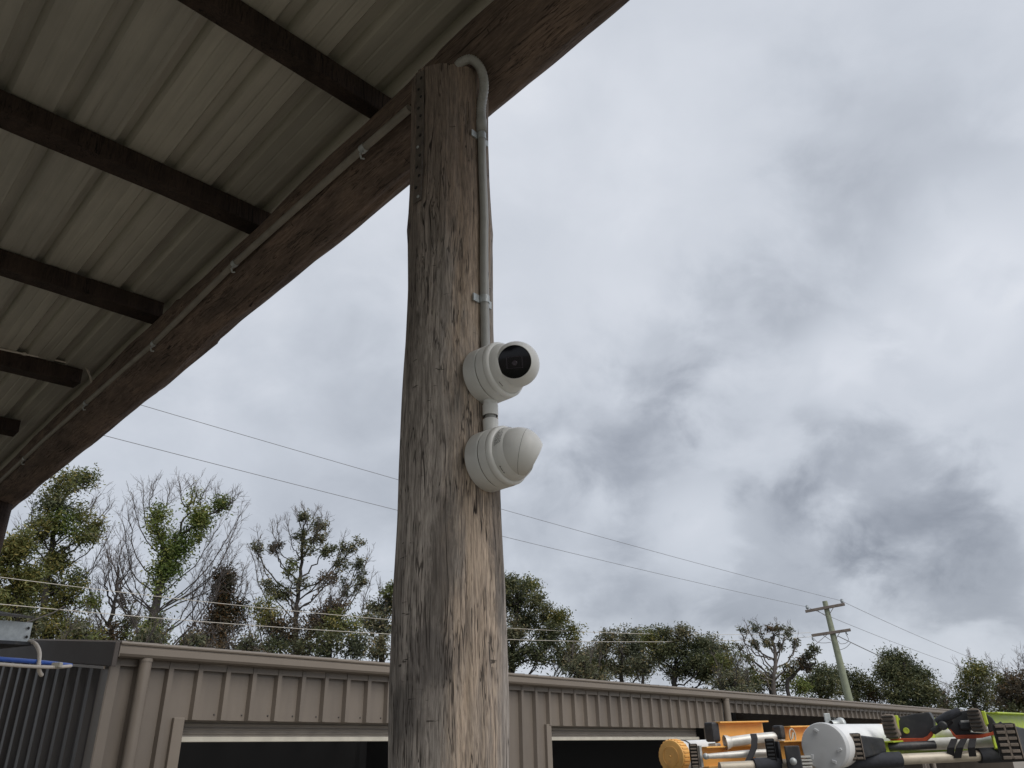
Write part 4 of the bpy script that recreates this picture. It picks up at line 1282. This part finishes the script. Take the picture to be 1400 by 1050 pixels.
hose = thing('blue_hose', at(60, 905, 3.55), 'blue hose bundled with a white cable below the galvanised channel', 'hose')
hb = v3(hose.location)
MB().tube(spline([at(-40, 897, 3.4), at(0, 901, 3.45), at(40, 904, 3.52), at(75, 907.5, 3.6), at(97, 910, 3.66)], 6), 0.0085, 10).build('hose', M['blue'], hose, base=hb)
MB().tube(spline([at(-40, 905, 3.35), at(0, 908, 3.40), at(40, 911, 3.48), at(75, 912, 3.56), at(97, 910.5, 3.64)], 6), 0.0062, 8).build('cable', M['white_cable'], hose, base=hb)
MB().box(at(78, 909.5, 3.56), (0.035, 0.022, 0.020)).build('tape_wrap', M['rail'], hose, base=hb, bevel=0.004)
wc2 = thing('white_cable', at(50, 890, 3.6), 'short white cable bending down from the galvanised channel end to the blue hose', 'cable')
wb = v3(wc2.location)
MB().tube(spline([at(40, 877, 3.66), at(47, 879, 3.63), at(52, 886, 3.6), at(54, 895, 3.57), at(53, 908, 3.52), at(54, 918, 3.54), at(57, 923, 3.56)], 6), 0.0075, 8).build('cable', M['white_cable'], wc2, base=wb)

# ------------------------------------------------------------------ roof rack with ladders and tubes
RD = azd(37.0); RW = azd(127.0)
Z3 = v3((0, 0, 1))


def tube_thing(name, label, cat, px, py, r, rad_px, length, body, end, d=RD, cap=0.012, lip=True, clips=0, end_name='end_cap'):
    c = at(px, py, r); rad = metres(rad_px, c)
    t = thing(name, c, label, cat); b = v3(c)
    d = v3(d) / np.linalg.norm(d)
    MB().lathe([(cap + 0.001, rad * 0.93), (length, rad * 0.93), (length, 0.0)], c, d, 48).build('pipe', M[body], t, base=b, auto=40)
    MB().lathe([(0.0015, 0.0), (0.0, rad * 0.90), (0.001, rad * 0.97), (0.004, rad), (cap * 2.2, rad), (cap * 2.2, rad * 0.92)], c, d, 56).build(end_name, M[end], t, base=b, auto=35)
    return t, c, rad, d


# big white carrier tube with a flat grey end disc
tw, cw, rw, dw = tube_thing('carrier_tube', 'big white carrier tube with a flat round grey end cap on the roof rack', 'tube', 1126, 1021, 2.35, 30.5, 2.6, 'tube_white', 'disc_grey')
wv = np.cross(dw, Z3); wv /= np.linalg.norm(wv)
for ang in (105, 348, 215, 300):
    q = radians(ang)
    p = cw + (wv * cos(q) + Z3 * sin(q)) * rw * 0.70
    MB().box(p - dw * 0.003, (0.012, 0.007, 0.005), (wv * cos(q + .7) + Z3 * sin(q + .7), wv * -sin(q + .7) + Z3 * cos(q + .7), dw)).build('cap_clip', M['disc_grey'], tw, base=cw, bevel=0.001)
# orange capped pipe
to, co, ro, do = tube_thing('capped_pipe', 'white pipe with a round orange screw cap leftmost on the roof rack', 'pipe', 917, 1034, 2.45, 20.5, 2.0, 'tube_white', 'cap_orange', d=azd(44), cap=0.016)
MB().lathe([(-0.0005, ro * 0.62), (-0.0015, ro * 0.62), (-0.0015, ro * 0.58), (-0.0005, ro * 0.58)], co, do, 40).lathe([(-0.0005, ro * 0.06), (-0.004, ro * 0.05), (-0.004, 0)], co, do, 16).build('cap_ring', M['cap_orange'], to, base=co)
mbk = MB()
e1 = np.cross(do, Z3); e1 /= np.linalg.norm(e1); e2 = np.cross(e1, do)
for i in range(26):
    q = 2 * pi * i / 26
    mbk.box(co + do * 0.019 + (e1 * cos(q) + e2 * sin(q)) * ro * 1.0, (0.004, 0.005, 0.028), (e1 * cos(q) + e2 * sin(q), -e1 * sin(q) + e2 * cos(q), do))
mbk.build('cap_grip', M['cap_orange'], to, base=co)
MB().lathe([(0.060, ro * 0.93), (0.060, ro * 0.99), (0.064, ro * 0.99), (0.064, ro * 0.93)], co, do, 40).build('tie_wire', M['ink'], to, base=co)
MB().tube(spline([co + do * 0.062 + e1 * ro * 0.95, co + do * 0.062 - Z3 * 0.03 + e1 * ro * 1.15, co + do * 0.05 - Z3 * 0.075 + e1 * ro * 0.9], 6), 0.0016, 5).build('tie_wire', M['ink'], to, base=co)


def rail(parent, base, p_top, h, length, d, out, mat, depth=0.028, name='rail'):
    """C-section ladder rail: web facing out, flanges behind it"""
    d = v3(d) / np.linalg.norm(d); n = v3(out)
    t = 0.004
    prof = [(0, 0), (0, -h), (-depth, -h), (-depth, -h + t), (-t, -h + t), (-t, -t), (-depth, -t), (-depth, 0)]
    loop = [p_top + n * q[0] + Z3 * q[1] for q in prof]
    o = MB().prism(loop, d * length).build(name, M[mat], parent, base=base, bevel=0.001)
    return o


def ribbed_foot(parent, base, c, w, h, th, facing, right, n=6, cols=1, mat='rubber', name='foot'):
    """rubber foot: rounded block with tread bars on its face"""
    f = v3(facing) / np.linalg.norm(facing); r = v3(right) / np.linalg.norm(right); u = np.cross(f, r)
    u = u * np.sign(u[2])
    o = MB().box(c - f * th / 2, (w, th, h), (r, f, u)).build(name, M['groove'], parent, base=base, bevel=min(w, h) * 0.12)
    mb = MB()
    cwid = (w * 0.92) / cols
    for k in range(cols):
        for i in range(n):
            cc = c + u * (-h / 2 + h * (i + 0.5) / n) + r * (-w * 0.46 + cwid * (k + 0.5))
            mb.box(cc, (cwid * 0.80, th * 0.30, h / n * 0.52), (r, f, u))
    # border and middle web
    mb.box(c + r * w * 0.485 - f * th * 0.1, (w * 0.06, th * 0.5, h * 0.96), (r, f, u))
    if cols == 2: mb.box(c - f * 0.001, (w * 0.10, th * 0.30, h * 0.9), (r, f, u))
    tr_ = mb.build('tread', M[mat], o, base=base, bevel=0.0012)
    return o


# orange step ladders: two near ends side by side
out_l = azd(37 - 90)                                          # left flank of the rails


def quad_c(px, py, r): return at(px, py, r)


lad = thing('orange_ladder', at(990, 1010, 2.5), 'orange fibreglass step ladder end with black feet on the roof rack', 'ladder', 'orange ladders on the roof rack')
lb = v3(lad.location)
pt_ = at(974, 987, 2.46); h1 = metres(37, pt_)
rail(lad, lb, pt_ + v3((0, 0, 0)), h1, 0.21, azd(55), azd(55 - 90), 'orange')
MB().box(pt_ - Z3 * h1 * 0.34 - azd(55) * 0.006, (0.030, 0.032, h1 * 0.66), (azd(55), azd(145), Z3)).build('foot', M['black'], lad, base=lb, bevel=0.005)
MB().box(pt_ - Z3 * h1 * 0.86 - azd(55) * 0.004, (0.022, 0.030, h1 * 0.30), (azd(55), azd(145), Z3)).build('foot_plate', M['alu'], lad, base=lb, bevel=0.003)
for (x, y) in ((976.5, 1007), (977.5, 1018.5)):
    MB().lathe([(0, 0.0055), (0.003, 0.005), (0.004, 0)], at(x, y, 2.455), azd(55 - 90 + 180 * 0), 10).build('rivet', M['groove'], lad, base=lb)
MB().tube([at(994, 1015, 2.435), at(1030, 1010, 2.46), at(1066, 1007, 2.50)], metres(6.4, lb), 20).build('rung', M['alu'], lad, base=lb)
MB().lathe([(-0.006, metres(9.5, lb)), (0.004, metres(8.2, lb)), (0.012, metres(6.5, lb))], at(994, 1015, 2.435), at(1030, 1010, 2.46) - at(994, 1015, 2.435), 20).build('rung_flare', M['alu'], lad, base=lb)
pt2 = at(957, 1021, 2.40); h2 = metres(26, pt2)
rail(lad, lb, pt2, h2, 0.42, azd(62), azd(62 - 90), 'orange')
ribbed_foot(lad, lb, at(949, 1033, 2.37), metres(11, pt2), metres(29, pt2), 0.03, azd(190), azd(100), 7, 1, 'rubber')
MB().box(at(955.5, 1034, 2.385), (0.008, 0.02, h2), (azd(55), azd(145), Z3)).build('foot_plate', M['galv'], lad, base=lb)
MB().tube([at(968, 1034, 2.372), at(976, 1033.5, 2.375), at(1022, 1030.5, 2.42), at(1052, 1029, 2.44)], [metres(3.0, lb), metres(3.4, lb), metres(4.6, lb), metres(4.6, lb)], 14).build('spreader_bar', M['alu'], lad, base=lb)
MB().lathe([(-0.004, 0.008), (0.004, 0.008), (0.005, 0.0)], at(965, 1034, 2.372), azd(190), 14).build('spreader_bolt', M['galv'], lad, base=lb)
MB().box(at(1041, 1032, 2.46), (metres(17, lb), 0.01, metres(13, lb)), (azd(100), azd(10), Z3)).build('hinge_plate', M['alu'], lad, base=lb, bevel=0.003)
MB().box(at(1042, 1020, 2.50), (metres(20, lb), 0.01, metres(12, lb)), (azd(100), azd(10), Z3)).build('label_plate', M['bar_worn'], lad, base=lb, bevel=0.003)

lad2 = thing('orange_ladder', at(1075, 1010, 2.45), 'orange fibreglass ladder with ribbed black foot beside the white carrier tube', 'ladder', 'orange ladders on the roof rack')
l2 = v3(lad2.location)
pt3 = at(1069, 993, 2.50); h3 = metres(22, pt3)
rail(lad2, l2, pt3, h3, 0.5, azd(52), azd(52 - 90), 'orange')
MB().box(at(1065, 1001.5, 2.49), (0.022, 0.03, metres(18, pt3)), (azd(52), azd(142), Z3)).build('foot', M['black'], lad2, base=l2, bevel=0.006)
MB().box(at(1066, 1012, 2.49), (0.016, 0.026, metres(7, pt3)), (azd(52), azd(142), Z3)).build('foot_plate', M['alu'], lad2, base=l2, bevel=0.002)
lg = MB(); cl = at(1083.5, 1006, 2.492); ln_ = -out_l
e1 = azd(60); e2 = Z3
ringp = [cl + azd(60) * 0.011 * cos(q) + Z3 * 0.018 * sin(q) for q in np.linspace(0, 2 * pi, 25)]
lg.tube(ringp, 0.0022, 6)
lg.tube([cl + azd(60) * -0.004 - Z3 * 0.008, cl + azd(60) * 0.004 + Z3 * 0.008], 0.003, 6)
lg.build('maker_badge', M['rail'], lad2, base=l2)
pt4 = at(1061, 1013, 2.40); h4 = metres(31, pt4)
rail(lad2, l2, pt4, h4, 0.3, azd(60), azd(60 - 90), 'orange')
ribbed_foot(lad2, l2, at(1054, 1027, 2.37), metres(12, pt4), metres(31, pt4), 0.03, azd(195), azd(105), 7, 1, 'black')
MB().box(at(1061, 1029, 2.385), (0.008, 0.03, metres(28, pt4)), (azd(55), azd(145), Z3)).build('foot_plate', M['black'], lad2, base=l2, bevel=0.002)
for i in range(4):
    MB().box(at(1099, 1034.5 + 4.6 * i, 2.38), (metres(20, pt4), 0.05, metres(2.6, pt4)), (azd(105), azd(15), Z3)).build('step_rib', M['alu'], lad2, base=l2, bevel=0.001)

# tie-down strap round the orange ladders
sv = MB()
L = [at(1030, 1004, 2.42), at(1031.5, 1010, 2.405), at(1031, 1022, 2.39), at(1026, 1034, 2.375), at(1019, 1048, 2.36), at(1014, 1060, 2.36)]
w2 = azd(100) * metres(4.2, L[0])
sv.add([q - w2 for q in L] + [q + w2 for q in L], [(i, i + 1, i + 7, i + 6) for i in range(5)])
tie = sv.build('tie_strap', M['strap'], None, base=L[0], solid=0.004)
tag(tie, 'black webbing strap looped over the orange ladder rungs', 'strap')

# rack cross bar with foam sleeves
rack = thing('roof_rack', at(1200, 1040, 2.5), 'roof rack bar of worn metal with black foam sleeves under the ladders', 'roof rack')
rb_ = v3(rack.location)
q0 = at(984, 1049.5, 2.33); q1 = at(1440, 1028.5, 2.78); dq = q1 - q0
bar_r = 0.0135
MB().tube([q0, q1], bar_r, 18).build('cross_bar', M['bar_worn'], rack, base=rb_)


def on_bar(x):
    """parameter along the bar under image column x"""
    lo, hi = 0.0, 1.0
    for _ in range(40):
        m = (lo + hi) / 2; p = q0 + dq * m - EYE
        X = 700 + F_PX * (p @ RT) / (p @ fw)
        if X < x: lo = m
        else: hi = m
    return q0 + dq * lo


for a, b in ((1030, 1066), (1150, 1231), (1337, 1440)):
    pa, pb_ = on_bar(a), on_bar(b); L_ = np.linalg.norm(pb_ - pa)
    MB().lathe([(0, bar_r + 0.0005), (0.001, bar_r + 0.0055), (L_ - 0.001, bar_r + 0.0055), (L_, bar_r + 0.0005)], pa, pb_ - pa, 20).build('foam_sleeve', M['foam'], rack, base=rb_, auto=40)
MB().box(at(1086, 1044, 2.36), (0.038, 0.03, 0.085), (azd(105), azd(15), Z3)).build('rack_stop', M['black'], rack, base=rb_, bevel=0.003)
MB().lathe([(0, 0.009), (0.006, 0.009), (0.010, 0.004), (0.010, 0)], at(1084.5, 1041, 2.338), azd(195), 14).build('stop_bolt', M['galv'], rack, base=rb_)
for f in (0.03, 0.97):
    p = q0 + dq * f
    MB().box((p[0], p[1], (p[2] - 0.01) / 2), (0.04, 0.04, p[2] - 0.01)).build('rack_leg', M['black'], rack, base=rb_)
far0, far1 = q0 + RD * 1.7, q1 + RD * 1.7
MB().tube([far0, far1], bar_r, 14).build('cross_bar', M['bar_worn'], rack, base=rb_)
for f in (0.03, 0.97):
    p = far0 + (far1 - far0) * f
    MB().box((p[0], p[1], (p[2] - 0.01) / 2), (0.04, 0.04, p[2] - 0.01)).build('rack_leg', M['black'], rack, base=rb_)
# upright bracket behind the tube
br = at(1133, 1001, 3.0)
MB().box(at(1133, 992, 3.1), (metres(8, br), 0.01, metres(32, br)), (azd(100), azd(10), Z3)).build('rack_upright', M['galv'], rack, base=rb_, bevel=0.002)
MB().lathe([(-0.02, 0.012), (0.012, 0.012), (0.014, 0.02), (0.026, 0.02), (0.026, 0)], at(1143, 990, 3.05), azd(70), 12).build('wing_nut', M['galv'], rack, base=rb_)

# ---- lime green extension ladders
GL = 'lime green ladders on the roof rack'
lo1 = thing('lime_ladder', at(1270, 1020, 2.5), 'lime green extension ladder lying lower with two treaded brown rubber feet', 'ladder', GL)
o1 = v3(lo1.location)
for (x, y, r, w, h, rl) in ((1168, 1021, 2.42, 21, 34, 1203), (1378.5, 1014, 2.42, 27, 47, 1398)):
    c = at(x, y, r)
    ribbed_foot(lo1, o1, c, metres(w, c), metres(h, c), 0.022, azd(200), azd(110), 6, 2, 'rubber')
    # black shoe joining the pad to the rail
    a = c + azd(30) * 0.012
    mbs = MB()
    hw, hz = metres(w, c) * 0.48, metres(h, c) * 0.42
    s0 = [a - azd(110) * hw - Z3 * hz, a + azd(110) * hw - Z3 * hz, a + azd(110) * hw + Z3 * hz, a - azd(110) * hw + Z3 * hz]
    s1 = [q + azd(42) * 0.10 + azd(110) * 0.030 + (a - q) * 0.35 for q in s0]
    mbs.add(s0 + s1, [(0, 1, 2, 3), (7, 6, 5, 4), (0, 4, 5, 1), (1, 5, 6, 2), (2, 6, 7, 3), (3, 7, 4, 0)])
    mbs.build('shoe', M['black'], lo1, base=o1, bevel=0.004)
    tp_ = a + azd(42) * 0.10 + azd(110) * 0.035 + Z3 * (0.010 if x < 1300 else 0.036)
    rail(lo1, o1, tp_, 0.045 if x < 1300 else 0.078, 2.4, azd(38), azd(38 - 90), 'lime', 0.03)
# rungs of the lower ladder
ra = at(1205, 1021, 2.55); rb2 = at(1398, 1014, 2.55)
for i in range(7):
    off = azd(38) * (0.22 + 0.28 * i)
    MB().tube([ra + off, rb2 + off], 0.016, 12).build('rung', M['alu'], lo1, base=o1)

lo2 = thing('lime_ladder', at(1280, 990, 2.7), 'lime green extension ladder on top with black swivel feet edged in orange teeth', 'ladder', GL)
o2 = v3(lo2.location)
fA, fR, fU = azd(205), azd(112), Z3


def poly(pts, r, thick, d, mat, name, bevel=0.0015, parent=None, label=None):
    P = [at(x, y, r) for x, y in pts]
    return MB().prism(P, v3(d) * thick).build(name, M[mat], parent or lo2, base=o2, bevel=bevel)


R2 = 2.62
for k, (pad, shoe, teeth) in enumerate((
        (((1204, 979), (1210, 976), (1219, 976.5), (1223, 980), (1225, 990), (1231, 1005), (1228, 1010), (1215, 1011), (1209, 1004), (1206, 992)),
         ((1226, 981), (1250, 976), (1270, 973.5), (1276, 984), (1277, 1000), (1268, 1010), (1233, 1011), (1226, 1000)),
         ((1216, 1010), (1228, 1009.5), (1262, 1009), (1268, 1006), (1274, 998), (1276, 1002), (1274, 1007), (1266, 1014), (1240, 1014.5), (1219, 1016))),
        (((1321, 971), (1328, 968), (1337, 969), (1341, 974), (1345, 986), (1350, 998), (1346, 1001), (1330, 1001), (1326, 990), (1323, 980)),
         ((1292, 985), (1304, 974), (1322, 971), (1326, 1001), (1350, 1003), (1365, 999), (1362, 1004), (1330, 1006), (1306, 1006), (1296, 996)),
         ((1298, 996), (1306, 1005), (1340, 1004), (1356, 1001), (1362, 994), (1367, 990), (1368, 997), (1362, 1004), (1342, 1009), (1309, 1011), (1303, 1006))))):
    r = R2
    poly(shoe, r + 0.015, 0.05, azd(32), 'black', 'shoe')
    poly(teeth, r - 0.004, 0.016, azd(32), 'teeth', 'toothed_edge', 0.0008)
    f_ = poly(pad, r - 0.018, 0.028, azd(32), 'rubber', 'foot', 0.003)
    # tread bars across the pad
    xs = [q[0] for q in pad]; x0_, x1_ = min(xs), max(xs)
    mb = MB(); fy0 = min(q[1] for q in pad); fy1 = max(q[1] for q in pad)
    for i in range(6):
        y = fy0 + 4 + (fy1 - fy0 - 7) * i / 5.0
        xc = x0_ + 7.5 + 7.0 * (i / 5.0) ** 1.2
        c = at(xc + 1, y, r - 0.021)
        mb.box(c, (metres(15, c), 0.008, metres(2.2, c)), (azd(112), azd(22), Z3))
    mb.build('tread', M['groove'], f_, base=o2, bevel=0.001)
# slots in the shoes, lime rails behind
for (x, y, w, h) in ((1239, 999, 4.0, 4.5), (1228, 983, 2.0, 2.0)):
    c = at(x, y, R2 + 0.0085)
    MB().lathe([(0, metres(w, c)), (0.001, metres(w, c) * 0.9), (0.0006, metres(w, c) * 0.75), (0.0005, 0)], c, azd(205), 16).build('shoe_slot', M['lime'], lo2, base=o2)
poly(((1222, 978), (1226.5, 978), (1229, 1000), (1226, 1000)), R2 - 0.004, 0.02, azd(32), 'lime', 'rail_end')
poly(((1341, 972), (1346, 972), (1351, 990), (1347, 992)), R2 - 0.012, 0.03, azd(32), 'lime', 'rail_end')
rt0 = at(1346, 974, 2.66)
rail(lo2, o2, rt0, 0.092, 2.3, azd(39), azd(39 - 90), 'lime', 0.032)
rl0 = at(1229, 982, 2.70)
rail(lo2, o2, rl0, 0.075, 2.3, azd(42), azd(42 - 90), 'lime', 0.03)
for i in range(7):
    p = rl0 + azd(41) * (0.3 + 0.29 * i) - Z3 * 0.05; q = rt0 + azd(39) * (0.3 + 0.29 * i) - Z3 * 0.05
    MB().tube([p, q], 0.016, 12).build('rung', M['alu'], lo2, base=o2)
# black swivel arm and linkage between the feet
MB().tube([at(1281, 987, R2 - 0.01), at(1296, 979, R2 - 0.02), at(1312, 972, R2 - 0.015)], [0.010, 0.012, 0.010], 8).build('swivel_arm', M['foam'], lo2, base=o2)
MB().tube([at(1276, 1000, R2), at(1284, 995, R2 - 0.01), at(1292, 990, R2), at(1300, 984, R2)], 0.009, 8).build('swivel_arm', M['black'], lo2, base=o2)
MB().lathe([(-0.01, 0.012), (0.01, 0.012), (0.012, 0.006), (0.012, 0)], at(1289, 992, R2 - 0.02), azd(205), 12).build('pivot_bolt', M['black'], lo2, base=o2)
MB().box(at(1320, 993, R2 + 0.006), (0.032, 0.02, 0.020), (azd(112), azd(22), Z3)).build('latch', M['black'], lo2, base=o2, bevel=0.005)
MB().box(at(1324, 989, R2 + 0.012), (0.036, 0.012, 0.016), (azd(112), azd(22), Z3)).build('latch_plate', M['alu'], lo2, base=o2, bevel=0.002)
poly(((1348, 976), (1356, 981), (1362, 990), (1368, 986), (1372, 991), (1364, 999), (1352, 1001), (1349, 990)), R2 + 0.02, 0.02, azd(32), 'black', 'rear_hook')
# dark rod and straps hanging below
MB().tube([at(1200, 1022, 2.56), at(1278, 1018, 2.62)], 0.011, 10).build('lock_rod', M['black'], lo2, base=o2)
for n_, (a, b, c_) in enumerate((((1305, 1010), (1300, 1022), (1299, 1036)), ((1318, 1010), (1312, 1022), (1309, 1036)), ((1330, 1010), (1328, 1022), (1330, 1034)))):
    L = [at(*a, 2.60), at(*b, 2.59), at(*c_, 2.60)]; w2 = azd(105) * metres(4.5, L[0])
    s_ = MB().add([q - w2 for q in L] + [q + w2 for q in L], [(0, 1, 4, 3), (1, 2, 5, 4)]).build('tie_strap', M['strap'], None, base=L[0], solid=0.004)
    tag(s_, ['left of three black straps hanging between the lime ladder feet', 'middle of three black straps hanging between the lime ladder feet', 'right of three black straps hanging between the lime ladder feet'][n_], 'strap', 'straps under the lime ladder')
